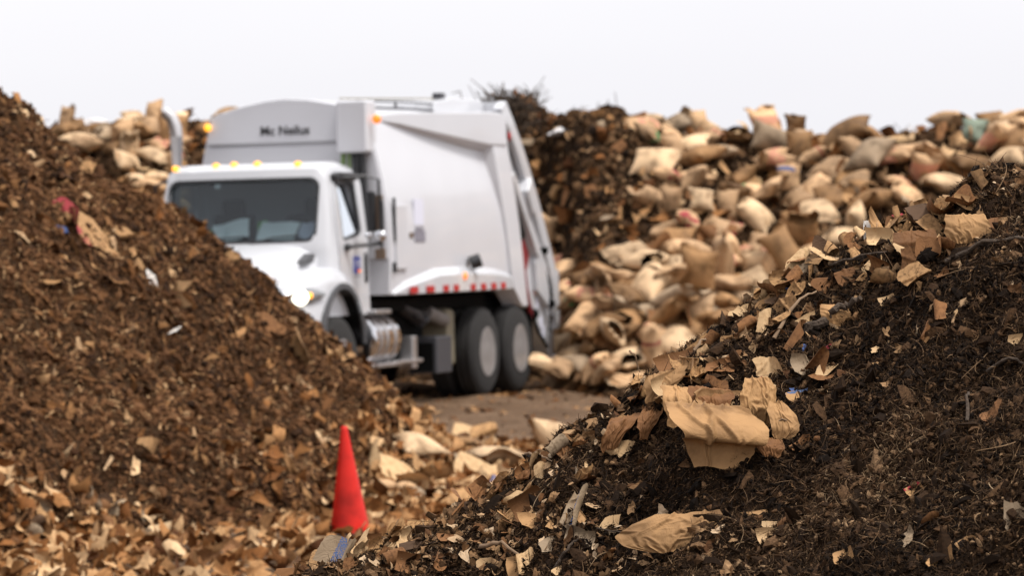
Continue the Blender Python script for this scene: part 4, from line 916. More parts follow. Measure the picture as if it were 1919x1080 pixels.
_pv = {}; _KINDS = ('flat', 'fold', 'curl', 'arch', 'crum')
_vr = []
for kd_ in _KINDS:
    for k_ in range(5): q_ = random.Random(sum(map(ord, kd_)) * 31 + k_ * 7); _vr.append((kd_, k_, q_.uniform(.5, .95), 100 + k_ * 13 + len(kd_) * 3, q_))
_vs = sim_sheets(np.stack([paper_mesh('x', 1.0, h_, sd_, .14, raw=True, nx=24, ny=20) for _, _, h_, sd_, _q in _vr]), [dict(flat=.9, fold=.86, curl=.9, arch=.84, crum=.66)[v_[0]] for v_ in _vr], 12)
for (kd_, k_, h_, sd_, q_), sp_ in zip(_vr, _vs):
    b_ = dict(flat=((q_.uniform(0, 360), .5, q_.choice([-60, 50, 70]), .06),), fold=((q_.uniform(0, 360), .05, q_.choice([-120, 130, 110]), .05), (q_.uniform(0, 360), .6, 60, .05)), curl=((q_.uniform(0, 360), -.5, q_.choice([190, 230, 160]), .24),), arch=((q_.choice([0, 90]), -.5, -140, .30),), crum=((q_.uniform(0, 360), .3, 70, .06),))[kd_]
    _pv[(kd_, k_)] = paper_mesh('torn_paper', 1.0, h_, sd_, .14, b_, simmed=sp_, nx=24, ny=20)
def variant(kind, k): return _pv[(kind, k)]

PAPERS = []
def put_paper(px, py, wpx, mat, kind, label, zf=right_z, rng=(7.5, 11.2), nrm=None, lift=0.25, seed=0, mesh=None, hratio=1.0, group='torn brown papers on the compost heap', name='torn_paper', spin=None, tilt=.45, step=.01):
    hit = ray_hit(px, py, zf, *rng, step)
    if hit is None:                                     # above the soil outline: stand it on the crest below
        for dy in range(4, 90, 4):
            hit = ray_hit(px, py + dy, zf, *rng, step)
            if hit is not None: hit = Vector((hit.x, hit.y, hit.z + (min(dy, 26) * .75 * hit.y / FPX if zf is right_z else 0))); break
    if hit is None or (612 < px < 700 and 780 < py < 1003 and hit.y < 23.3 and zf is not right_z): return None
    q = random.Random(int(px * 7 + py * 13) + seed)
    n = Vector(normals_of(lambda a, b: zf(a, b), np.array([hit.x]), np.array([hit.y]), .12)[0])
    toc = Vector((-hit.x, -hit.y, CAM_H - hit.z)).normalized()
    n = (n * 0.8 + toc * 0.45 + Vector((q.gauss(0, tilt), q.gauss(0, tilt), q.gauss(0, tilt * .4)))).normalized() if nrm is None else Vector(nrm).normalized()
    o = link(name, mesh or variant(kind, q.randrange(5)), None)
    size = wpx * hit.y / FPX * (1.15 if mesh is None else 1.0)
    M = frame(n, 0, q.uniform(0, 6.28) if spin is None else spin)
    sc = (size, size * hratio, size) if mesh is None else (1, 1, 1)
    o.matrix_world = Matrix.Translation(hit + n * (lift * (size if mesh is None else wpx * hit.y / FPX * .5) * .5)) @ M.to_4x4() @ Matrix.Diagonal((*sc, 1))
    if not o.data.materials: o.data.materials.append(KM['k'])
    o.material_slots[0].link = 'OBJECT'; o.material_slots[0].material = KM[mat]
    tag(o, label, 'paper', group)
    PAPERS.append(o); return o

# --- hero papers of the right heap, each with its own sheet (sizes in metres: 1 photo pixel is about 1.45 mm here)
mm = 0.00145
hero = [
    # px, py, w, h, material, bends, crumple, normal, spin, label
    (1360, 768, 110, 60, 'k', ((90, .3, 60, .02),), 1.1, (.1, -.45, .88), .1, 'tan loose sheet lying on top of the largest crumpled bag'),
    (1264, 735, 120, 48, 'l', ((90, .25, 80, .01),), .35, (.05, -.55, .83), .62, 'long pale folded strip above the domed tan bag lobe'),
    (1378, 757, 62, 42, 'l', ((0, .1, 110, .02),), .7, (-.1, -.5, .86), .3, 'small curled pale paper between the largest bag and the wrinkled bag wall'),
    (1450, 728, 55, 30, 'l', ((90, .0, -70, .01),), .5, (.1, -.4, .9), .1, 'pale folded scrap above the wrinkled brown bag wall'),
    (1177, 852, 58, 50, 'l', ((270, .3, -30, .03),), .5, (-.15, -.9, .4), .1, 'pale paper tongue hanging below the dark folded arch'),
    (1270, 692, 86, 40, 'b', ((90, .1, 60, .03),), .5, (-.1, -.65, .75), .42, 'brown leaf shaped paper on the crest where the ground shows behind'),
    (1874, 428, 58, 40, 'b', ((90, .3, -60, .02),), .6, (.1, -.85, .5), .1, 'rusty brown paper just right of the broad upright tan sheet'),
    (1822, 392, 66, 30, 'k', ((90, .1, 60, .02),), .7, (0, -.6, .8), -.1, 'tan curled strip above the broad upright tan sheet'),
    (1733, 396, 78, 46, 'd', ((0, .0, -110, .04),), .6, (-.1, -.7, .7), .4, 'dark brown arched paper on the crest left of the soil ledge'),
    (1742, 474, 62, 60, 'b', ((0, .2, 110, .015),), .5, (-.3, -.85, .4), .1, 'rusty brown folded sheet standing below the dark arched crest paper'),
    (1762, 468, 24, 70, 'l', ((0, .0, 90, .01),), .4, (.2, -.9, .3), -.45, 'narrow pale strip leaning on the rusty folded sheet'),
    (1676, 420, 52, 52, 'b', ((0, .3, 80, .02),), .6, (.1, -.9, .35), -.1, 'brown upright paper beside the crumpled tan ball on the crest'),
    (1643, 414, 46, 48, 'k', ((0, -.2, -120, .03), (90, .2, 60, .02)), 1.3, (-.3, -.7, .6), .6, 'crumpled tan ball of paper on the crest with a red bit above'),
    (1634, 430, 36, 46, 'w', ((0, .1, 80, .02),), .8, (-.6, -.7, .4), .2, 'white grey torn paper hanging off the crest'),
    (1684, 401, 24, 14, 'Z', (), .7, (0, -.6, .8), .3, 'small red scrap beside the crumpled tan ball on the crest'),
    (1656, 462, 84, 34, 'l', ((90, .0, 70, .01),), 1.2, (-.1, -.6, .8), -.15, 'pale ragged layered strips below the white torn paper'),
    (1686, 489, 40, 36, 'l', ((90, -.5, 220, .012),), .2, (-.1, -.7, .7), -.5, 'pale rolled paper tube on dark soil'),
    (1640, 503, 44, 42, 'l', ((0, .0, 100, .012),), .3, (-.3, -.8, .5), .2, 'pale sharply folded paper left of the rolled tube'),
    (1590, 518, 78, 46, 'b', ((90, .3, -80, .02),), .5, (-.1, -.9, .4), .35, 'brown tent like sheet between the folded pale paper and the dark peak'),
    (1543, 476, 48, 62, 'd', ((0, .0, 100, .012),), .5, (-.3, -.85, .3), -.2, 'dark pointed paper peak rising from the crest'),
    (1546, 536, 56, 44, 'b', ((90, .4, -70, .02),), .5, (.1, -.95, .3), .05, 'brown upright bag side below the dark pointed peak'),
    (1506, 514, 38, 40, 'g', ((0, .2, 80, .02),), 1.0, (-.2, -.8, .5), .6, 'grey tan crumpled paper left of the dark pointed peak'),
    (1463, 562, 64, 44, 'd', ((90, .1, -110, .02),), .7, (-.3, -.8, .5), .45, 'dark hollow paper fold on the crest with blue edge'),
    (1482, 549, 20, 24, 'B', (), .6, (0, -.8, .6), .4, 'small pale blue scrap in the dark hollow fold'),
    (1436, 583, 34, 52, 'k', ((0, .1, 90, .015),), .6, (-.3, -.85, .4), -.3, 'tan upright curl left of the dark hollow fold'),
    (1397, 590, 62, 28, 'l', ((90, .1, 60, .02),), .6, (-.1, -.5, .85), -.05, 'pale flat paper jutting from the crest over the bags'),
    (1572, 588, 84, 44, 'b', ((90, .2, -60, .03),), .5, (.05, -.8, .6), .1, 'brown broad sheet behind the dark log'),
    (1515, 620, 60, 28, 'l', ((90, .0, 60, .02),), .5, (.1, -.6, .8), .45, 'pale curved strip in front of the dark log'),
    (1375, 680, 32, 34, 'b', (), .5, (.1, -.95, .3), .0, 'rusty square scrap standing in the stems'),
    (1350, 707, 62, 22, 'b', ((90, .0, 80, .01),), .5, (0, -.5, .86), -.1, 'brown narrow flap under the rusty square scrap'),
    (1325, 674, 34, 20, 'l', (), .4, (0, -.6, .8), .65, 'pale slanting splinter of paper near the crest'),
    (1400, 664, 30, 22, 'l', ((0, 0, 80, .01),), .6, (.1, -.7, .7), .3, 'pale folded bit between stems right of the rusty square scrap'),
    (1512, 692, 66, 48, 'g', ((90, .2, 60, .02),), .9, (.1, -.75, .6), .2, 'grey brown crumpled sheet upslope of the tan ragged flap'),
    (1545, 707, 20, 48, 'l', ((0, .0, 60, .01),), .3, (.2, -.8, .5), -.85, 'slim pale strip beside the grey brown crumpled sheet'),
    (1500, 748, 54, 36, 'U', ((0, .2, 70, .02),), .9, (.1, -.6, .8), .1, 'small tan paper with bright blue edge right of the torn bags'),
    (1492, 735, 22, 14, 'B', (), .6, (0, -.6, .8), .2, 'bright blue scrap above the tan paper with blue edge'),
    (1502, 838, 34, 26, 'b', ((0, -.3, 140, .02),), .8, (0, -.6, .8), .6, 'small brown curl alone on soil right of the largest bag'),
    (1326, 766, 34, 16, 'B', ((0, 0, 60, .01),), .8, (0, -.7, .7), .9, 'blue printed strip on the upper rim of the largest bag'),
    (1300, 783, 24, 22, 'w', (), .8, (0, -.8, .6), .4, 'pale blue twisted bit at the left rim of the largest bag'),
    (1330, 773, 30, 20, 'Z', ((90, 0, 60, .01),), .9, (0, -.7, .7), .3, 'red printed scrap on the upper rim of the largest bag'),
    (1556, 655, 26, 14, 'Z', (), .6, (0, -.7, .7), .8, 'dark red scrap on the soil above the blue ones'),
    (1508, 655, 24, 14, 'B', (), .6, (0, -.7, .7), .7, 'dark blue scrap on the soil below the dark log'),
    (1142, 986, 28, 46, 'l', ((0, .2, 40, .02),), .4, (-.1, -.9, .4), -.2, 'pale torn chip standing at the left tip of the long crinkled bag piece'),
    (1075, 962, 46, 92, 'H', ((0, .0, 130, .014),), 1.1, (-.2, -.85, .45), -.2, 'twisted grey tan paper with blue lettering, pointing upslope'),
    (1090, 975, 40, 70, 'k', ((0, .1, -110, .014),), 1.0, (.3, -.8, .5), .5, 'tan pleated strip wrapped round the twisted lettered paper'),
    (998, 958, 84, 44, 'b', ((90, .0, 80, .02),), .7, (-.3, -.75, .55), .62, 'brown folded sheet left of the twisted lettered paper'),
    (1004, 984, 62, 34, 'k', ((90, .3, 60, .02),), .6, (-.1, -.8, .6), .25, 'tan flat sheet below the brown folded sheet'),
    (1046, 984, 50, 32, 'k', ((0, -.1, 110, .02),), .9, (-.1, -.75, .6), -.2, 'tan lumpy fold at the foot of the twisted lettered paper'),
    (1086, 1012, 70, 22, 'g', ((90, 0, 60, .01),), .8, (0, -.75, .65), -.3, 'grey tan drooping strip between the twisted and the long bag pieces'),
    (1035, 1026, 46, 34, 'g', ((0, .2, 60, .02),), .5, (0, -.8, .6), .3, 'grey pointed leaf like paper below the tan lumpy fold'),
    (1026, 868, 32, 36, 'b', (), .4, (-.1, -.95, .25), .1, 'rusty upright square paper on the lower crest'),
    (988, 890, 46, 22, 'b', ((90, 0, 60, .01),), .6, (-.2, -.7, .6), .6, 'rusty slanting paper left of the rusty upright square'),
    (976, 1062, 56, 44, 'k', ((0, .2, 80, .02),), .6, (-.1, -.85, .5), .3, 'tan bent paper at the bottom edge near the log splinters'),
    (908, 1066, 26, 34, 'l', ((0, 0, 60, .01),), .5, (-.1, -.9, .4), .1, 'small pale upright paper at the bottom edge'),
    (1055, 1074, 36, 22, 'l', ((0, 0, 60, .01),), .5, (0, -.85, .5), .2, 'small pale curl at the bottom edge under the grey pointed paper'),
    (1432, 966, 84, 34, 'k', ((90, .0, -70, .015),), .6, (.0, -.75, .65), .15, 'tan tapered sheet on open soil right of the long crinkled piece'),
    (1450, 990, 46, 26, 'l', ((0, .1, 60, .02),), .6, (.1, -.8, .6), -.1, 'pale triangular paper under the tan tapered sheet'),
    (1480, 985, 40, 40, 'b', ((0, .1, 90, .02),), .6, (.3, -.8, .5), .2, 'brown shaded flap right of the pale triangular paper'),
    (1440, 1012, 52, 20, 'l', ((90, 0, 60, .01),), .7, (0, -.7, .7), .2, 'pale ragged strip under the pale triangular paper'),
    (636, 1014, 92, 66, 'H', ((0, .42, -100, .008),), .35, (-.25, -.88, .35), -.35, 'grey tan cardboard flap with blue handwriting in front of the red cone'),
    (694, 1028, 62, 34, 'b', ((90, .1, 80, .02),), .5, (0, -.8, .6), .3, 'brown bent paper right of the handwritten flap'),
    (724, 1046, 40, 40, 'k', ((0, .1, 90, .015),), .6, (-.1, -.85, .5), .1, 'tan folded square paper low on the heap toe'),
    (784, 1028, 96, 30, 'd', ((90, .0, -90, .02),), .6, (-.1, -.75, .6), .25, 'dark long curl of wet paper on the heap toe'),
    (845, 1024, 50, 16, 'b', ((90, .0, 50, .02),), .4, (.0, -.65, .75), .08, 'brown narrow pod shaped paper right of the dark long curl'),
    (655, 1052, 46, 22, 'l', ((90, .0, 60, .01),), .6, (0, -.8, .6), .1, 'pale crumpled strip below the handwritten flap'),
    (546, 1072, 66, 34, 'b', ((90, .2, -70, .02),), .5, (-.1, -.85, .5), .1, 'rusty broad paper at the left tip of the compost heap'),
    (590, 1062, 44, 24, 'k', ((0, .0, 70, .01),), .6, (-.1, -.8, .6), -.1, 'tan curled paper beside the rusty broad paper'),
    (878, 955, 62, 34, 'd', ((90, .2, -60, .02),), .4, (-.2, -.85, .4), .05, 'dark leathery paper standing on the lower crest'),
    (760, 1065, 60, 30, 'b', ((90, 0, 80, .02),), .6, (-.1, -.8, .6), -.15, 'brown curled paper at the bottom edge below the dark long curl'),
    (1900, 975, 36, 60, 'g', ((0, 0, 60, .03),), .7, (-.1, -.9, .4), .1, 'grey brown crumpled paper half buried at the right frame edge'),
    (1661, 566, 26, 20, 'l', ((0, 0, 60, .01),), .6, (0, -.8, .6), .3, 'pale pinkish chip below the rolled tube'),
    (1776, 593, 30, 16, 'l', ((0, 0, 50, .01),), .5, (0, -.75, .65), -.1, 'pale narrow chip on the open upper slope'),
    (1650, 654, 34, 16, 'l', ((0, 0, 60, .01),), .9, (0, -.75, .65), .2, 'ragged pale chip on the middle slope'),
    (1658, 686, 36, 22, 'k', ((0, .1, 60, .01),), .6, (0, -.8, .6), .3, 'tan chip under the ragged pale chip'),
    (1902, 648, 40, 18, 'l', ((90, 0, 60, .01),), .6, (0, -.75, .65), .1, 'pale torn paper at the right frame edge on the middle slope'),
    (1714, 933, 24, 22, 'R', ((0, 0, 60, .01),), .6, (0, -.8, .6), .4, 'little tan and red scrap on the lower slope'),
    (1762, 1055, 44, 30, 'k', ((0, .1, 60, .01),), .8, (0, -.8, .6), .2, 'tan ragged paper near the bottom right corner'),
    (1812, 1028, 34, 22, 'k', ((0, .1, 60, .01),), .6, (0, -.8, .6), .6, 'tan pointed chip above the bottom right corner'),
    (1580, 1048, 26, 30, 'k', ((0, .1, 60, .01),), .6, (0, -.8, .6), .2, 'tan small flap at the bottom of the slope, right of centre'),
]
_cu, _cv = np.meshgrid(np.linspace(-.5, .5, 64), np.linspace(-.45, .45, 56))
CRF = sim_sheets(np.stack([np.stack([_cu, _cv, 0 * _cu], -1)] * 5), [.80, .77, .80, .74, .82], 15, 120, .16)[..., 2]
def folded(rows, mat, label, skew=0.0, pleat=(0, 8), crumple=1.0, seed=1, dy=0.0):
    """one continuous folded sheet; rows: (photo y, depth in metres in front of (-) or behind (+) its foot, photo x from, photo x to)."""
    q = np.random.RandomState(seed); px0 = sum(rows[-1][2:4]) / 2; py0 = rows[-1][0]
    hit = ray_hit(px0, py0, right_z, 7.5, 11.2, .01) or at(px0, py0, 10.15)
    k = hit.y / FPX; n, m = 56, 64; A = np.array(rows, float)
    L_ = np.concatenate([[0], np.cumsum(np.hypot(np.diff(A[:, 0]) * k, np.diff(A[:, 1])))]); T = np.linspace(0, L_[-1], n)
    ker = np.ones(5) / 5
    def sm(c): f = np.interp(T, L_, c); return np.concatenate([f[:2], np.convolve(f, ker, 'valid'), f[-2:]])
    Y0, dep, xa, xb = (sm(A[:, j]) for j in range(4))
    a = np.linspace(0, 1, m); s = a[None, :]; t = (T / L_[-1])[:, None]
    xa = xa + 9 * vnoise(T * 35 + seed, T * 0, 3) + 3 * vnoise(T * 90, T * 0 + seed, 5); xb = xb + 9 * vnoise(T * 35, T * 0 + seed, 8) + 3 * vnoise(T * 90 + seed, T * 0, 4)
    X = xa[:, None] * (1 - s) + xb[:, None] * s
    ed = 6 * vnoise(a * 5 + seed, a * 0, 2) + 2 * vnoise(a * 13, a * 0 + seed, 6)
    Yp = Y0[:, None] + (X - px0) * skew + ed[None, :] * np.clip((np.abs(t - .5) * 2) ** 3, 0, 1)
    U = (X - px0) * k; V = L_[-1] * t + 0 * s; W = (xb - xa).mean() * k
    z = np.zeros_like(U); D = max(W, L_[-1])
    for _ in range(5):
        d = q.rand() * 3.14; cu = (q.rand() - .5) * W; cv_ = q.rand() * L_[-1]; p1 = (U - cu) * math.cos(d) + (V - cv_) * math.sin(d); p2 = -(U - cu) * math.sin(d) + (V - cv_) * math.cos(d)
        z += (q.rand() - .4) * .060 * D * np.exp(-np.abs(p1) / (D * (.02 + .05 * q.rand()))) * np.exp(-(p2 / (D * (.15 + .4 * q.rand()))) ** 2)
    F_ = CRF[seed // 2 % len(CRF)]; z += D * 1.0 * (F_ - F_.mean())
    wp = s * pleat[1] + .9 * t + 2.2 * fbm(s * 2.5 + seed, t * 2.5, 13, 2) + seed * .37; z += pleat[0] * (np.abs((wp % 1) - .5)) * (1 + 1.6 * fbm(s * 4, t * 3 + seed, 15, 2))
    dz = np.gradient(Y0 * k); dd = np.gradient(dep); ln = np.hypot(dz, dd) + 1e-9
    ny, nz = (-dz / ln)[:, None], (-dd / ln)[:, None]          # normal of the profile, towards the camera and up
    P = np.stack([U, dep[:, None] + 0 * s + z * crumple * ny, -(Yp - py0) * k + z * crumple * nz], 2).reshape(-1, 3)
    i = np.arange((n - 1) * (m - 1)); b = (i // (m - 1)) * m + i % (m - 1)
    o = link('torn_paper', fast_mesh('torn_paper', P, np.stack([b, b + 1, b + m + 1, b + m], 1), smooth=True), KM[mat]); o.location = hit + Vector((0, dy, .004))
    return tag(o, label, 'paper', 'torn brown papers on the compost heap')
folded([(786, .16, 1276, 1380), (772, .09, 1262, 1398), (784, .02, 1248, 1420), (804, -.03, 1256, 1442), (822, -.05, 1278, 1440), (838, -.05, 1286, 1430), (836, -.005, 1280, 1418), (858, -.004, 1288, 1414), (887, -.012, 1305, 1390)], 'k', 'largest crumpled tan paper bag, folded over at the centre of the compost slope', .10, (0, 8), 1.0, 3)
folded([(738, .13, 1256, 1292), (734, .07, 1240, 1312), (752, .015, 1238, 1322), (782, .0, 1246, 1318), (806, .0, 1252, 1312)], 'k', 'domed tan bag lobe just left of the largest crumpled bag', .05, (.006, 5), 1.0, 5, -.03)
folded([(722, .07, 1408, 1432), (714, .05, 1396, 1442), (738, .02, 1388, 1454), (770, .0, 1386, 1458), (806, .01, 1394, 1454)], 'R', 'brown wrinkled bag wall with dark red print standing right of the largest bag', .0, (.008, 2.5), 1.0, 7, -.02)
folded([(764, .05, 1440, 1470), (784, .02, 1438, 1488), (810, .0, 1446, 1498), (832, .0, 1454, 1480)], 'k', 'tan ragged flap at the right edge of the torn bags', .12, (.004, 2), 1.0, 9, -.02)
folded([(812, .10, 1160, 1202), (798, .06, 1152, 1212), (806, .02, 1140, 1200), (830, .0, 1130, 1172), (852, .0, 1128, 1158)], 'b', 'dark folded paper arch left of the largest bag', -.25, (.012, 3), 1.0, 11, -.03)
folded([(776, .08, 1210, 1250), (788, .03, 1200, 1246), (812, .0, 1196, 1228), (832, .0, 1194, 1214)], 'b', 'brown paper flap beside the domed tan lobe, shaded underneath', -.2, (.01, 2), 1.0, 13, -.02)
folded([(412, .05, 1790, 1836), (405, .03, 1776, 1846), (420, .01, 1767, 1852), (442, .0, 1766, 1857), (461, .0, 1778, 1850)], 'k', 'broad upright tan sheet facing the camera below the dark soil ledge', -.04, (.006, 4), 1.0, 15, -.02)
folded([(966, .06, 1222, 1352), (982, .03, 1180, 1350), (1002, .01, 1146, 1330), (1020, .0, 1164, 1296), (1034, .0, 1214, 1266)], 'k', 'long crinkled tan bag piece low on the compost slope', -.06, (.004, 4), 1.0, 17, -.11)
HS = sim_sheets(np.stack([paper_mesh('x', h_[2] * mm, h_[3] * mm, 300 + i * 7, .13, raw=True) for i, h_ in enumerate(hero)]), [max(.62, .97 - .28 * h_[6]) for h_ in hero], 9)
folded([(744, .08, 1306, 1352), (738, .05, 1296, 1372), (756, .01, 1292, 1376), (782, .0, 1300, 1360)], 'b', 'brown crumpled scrap tucked behind the largest bag', .1, (.004, 2), 1.0, 21, -.02)
folded([(716, .07, 1226, 1262), (708, .04, 1214, 1290), (728, .01, 1206, 1284), (756, .0, 1214, 1250)], 'k', 'tan crumpled sheet above the domed bag lobe', -.3, (.004, 2), 1.0, 23, -.02)
folded([(838, .05, 1432, 1452), (830, .03, 1424, 1466), (846, .0, 1420, 1470), (862, .0, 1430, 1456)], 'b', 'small brown crumpled piece at the right foot of the largest bag', .1, (.004, 2), 1.0, 25, -.01)
folded([(590, .05, 1548, 1598), (580, .03, 1536, 1612), (596, .0, 1532, 1606), (616, .0, 1546, 1590)], 'k', 'tan crumpled sheet lying just above the dark log', .1, (.004, 2), 1.0, 27, -.02)
folded([(448, .05, 1690, 1740), (438, .03, 1676, 1752), (458, .0, 1672, 1756), (482, .0, 1684, 1738)], 'b', 'brown crumpled bag side left of the broad upright sheet', -.1, (.004, 2), 1.0, 29, -.02)
for i, (px, py, wp_, hp, mt, bends, crum, nrm, spin, lab) in enumerate(hero):
    me = paper_mesh('torn_paper', wp_ * mm, hp * mm, 300 + i * 7, .13, bends, simmed=HS[i])
    o = put_paper(px, py, max(wp_, hp), mt, '', lab, nrm=nrm, lift=.36, mesh=me, spin=spin)
# ------------------------------------------------------------------ labels by landmark for the repeats
ORD = ['nearest', 'second', 'third', 'fourth', 'fifth', 'sixth', 'seventh', 'eighth', 'ninth', 'tenth', 'eleventh', 'twelfth', 'thirteenth', 'fourteenth', 'fifteenth', 'sixteenth', 'seventeenth', 'eighteenth']
def sector(dx, dy):
    a = math.degrees(math.atan2(-dy, dx)) % 360
    return ['right of', 'up-right of', 'above', 'up-left of', 'left of', 'down-left of', 'below', 'down-right of'][int((a + 22.5) // 45) % 8]
def name_by_landmark(items, marks, noun):
    """items: (object, px, py, adjective); marks: (px, py, short name). Every label counts outwards from one landmark, so none repeats."""
    for o, px, py, adj in items:
        best = None
        for mx, my, mn in marks:
            if abs(mx - px) + abs(my - py) < 1: continue
            sec = sector(px - mx, py - my); d = math.hypot(px - mx, py - my)
            rank = sum(1 for _, qx, qy, _a in items if (qx, qy) != (px, py) and sector(qx - mx, qy - my) == sec and math.hypot(qx - mx, qy - my) < d)
            s = d + rank * 25
            if rank < len(ORD) and (best is None or s < best[0]): best = (s, ORD[rank], sec, mn)
        o['label'] = ' '.join(f'{adj} {noun}, {best[1]} {best[2]} {best[3]}'.split()[:16]) if best else f'{adj} {noun} among the others'

# ------------------------------------------------------------------ stuffed paper bags of the back bank
BK = [('plump', .74, .60, .030, .0008)] * 7 + [('tall', .84, .52, .022, .0008)] * 4 + [('slumped', .78, .62, .018, .0016)] * 7 + [('flat', .86, .58, .006, .0012)] * 6 + [('torn', .74, .60, .018, .0010)] * 4
_sp = sim_pouches([b_[1:] for b_ in BK])
BV = {}
for b_, P_ in zip(BK, _sp):
    n_, m_ = P_.shape[1], P_.shape[2]; V_ = P_.reshape(-1, 3); V_ = V_ - (V_.max(0) + V_.min(0)) / 2
    i_ = np.arange((n_ - 1) * (m_ - 1)); c_ = (i_ // (m_ - 1)) * m_ + i_ % (m_ - 1); F_ = np.stack([c_, c_ + 1, c_ + m_ + 1, c_ + m_], 1)
    top = F_
    if b_[0] == 'torn':                                  # a hole torn near one end of the upper side
        r_, k_ = i_ // (m_ - 1), i_ % (m_ - 1); top = F_[((r_ - 23) / 6.5) ** 2 + ((k_ - 11) / 7.5) ** 2 + .5 * vnoise(r_ * .7, k_ * .7, 5) > 1]
    # the two sheets share their rim: weld the lower sheet's rim to the upper one's
    idx = np.arange(2 * n_ * m_); g_ = np.arange(n_ * m_).reshape(n_, m_); rim_ = np.unique(np.concatenate([g_[0], g_[-1], g_[:, 0], g_[:, -1]])); idx[n_ * m_ + rim_] = rim_
    BV.setdefault(b_[0], []).append(fast_mesh('paper_bag', V_, np.concatenate([top, idx[(F_ + n_ * m_)[:, ::-1]]]), smooth=True))
KB = (0.50, 0.31, 0.165)
def bagmat(n, c, mark=None, band=(.62, .86), axis='Y', **k): return kraft(n, c, .6, mark, axis, band, 3.2, .6, 7.0, bdist=.02, vary=(.58, 1.18), **k)
BM = {'k': bagmat('bag_kraft', KB), 'l': bagmat('bag_kraft_pale', (.60, .41, .24)), 'b': bagmat('bag_kraft_brown', (.27, .145, .06)), 'g': bagmat('bag_kraft_greyish', (.36, .255, .16)),
      'R': bagmat('bag_red_stripe', KB, (.26, .085, .055), (.66, .73)), 'G': bagmat('bag_green_print', KB, (.06, .24, .09), (.35, .58), 'X'), 'B': bagmat('bag_blue_print', KB, (.10, .12, .22), (.68, .82)),
      'r': bagmat('bag_red_print', KB, (.30, .05, .05), (.05, .30)), 'w': bagmat('bag_white_plastic', (.66, .64, .64)), 'p': bagmat('bag_green_plastic', (.20, .24, .18)), 'm': bagmat('bag_faded_red_print', KB, (.46, .21, .13), (.3, .75))}
BAGS = []
def put_bag(px, py, kind, mat, size=1.0, label=None, short=None, flat=None, q=None, zf=back_z, rng=(43, 58), sink=.30, hit=None):
    q = q or random.Random(int(px * 3 + py * 17))
    if hit is None:
        hit = ray_hit(px, py, zf, *rng, .05)
        if hit is None:
            for dy in range(6, 90, 6):
                hit = ray_hit(px, py + dy, zf, *rng, .05)
                if hit is not None: hit.z += min(dy, 30) * .3 * hit.y / FPX; break
    if hit is None: return None
    n = Vector(normals_of(zf, np.array([hit.x]), np.array([hit.y]), .3)[0])
    o = link('paper_bag', q.choice(BV[kind]), None)
    lay = q.random() if flat is None else flat
    yaw = q.uniform(0, 6.28)
    up = (n * .5 + Vector((0, 0, .6))).normalized()
    base = up.to_track_quat('Z', 'Y').to_matrix()
    if lay < .11: rot = base @ Matrix.Rotation(q.uniform(-1.2, 1.2), 3, 'Z') @ Matrix.Rotation(R(q.uniform(60, 95)), 3, 'X')
    else: rot = base @ Matrix.Rotation(yaw, 3, 'Z') @ Matrix.Rotation(q.gauss(0, .3), 3, 'X') @ Matrix.Rotation(q.gauss(0, .3) + (3.14 if q.random() < .3 and kind != 'torn' else 0), 3, 'Y')
    s = size * q.uniform(.88, 1.1)
    lo = min((rot @ Vector(c)).z for c in o.data_bound()) if False else min((rot @ Vector(v)).dot(up) for v in [Vector(b) for b in o.bound_box])
    M = Matrix.Translation(hit + up * (-lo * s * (1 - 2 * sink))) @ rot.to_4x4() @ Matrix.Diagonal((s * q.uniform(.9, 1.1), s * q.uniform(.9, 1.1), s, 1))
    o.matrix_world = M
    if not o.data.materials: o.data.materials.append(BM['k'])
    o.material_slots[0].link = 'OBJECT'; o.material_slots[0].material = BM[mat]
    tag(o, label, 'bag', 'paper yard waste bags on the bank')
    BAGS.append((o, *pix(M.translation), kind, mat, short)); return o
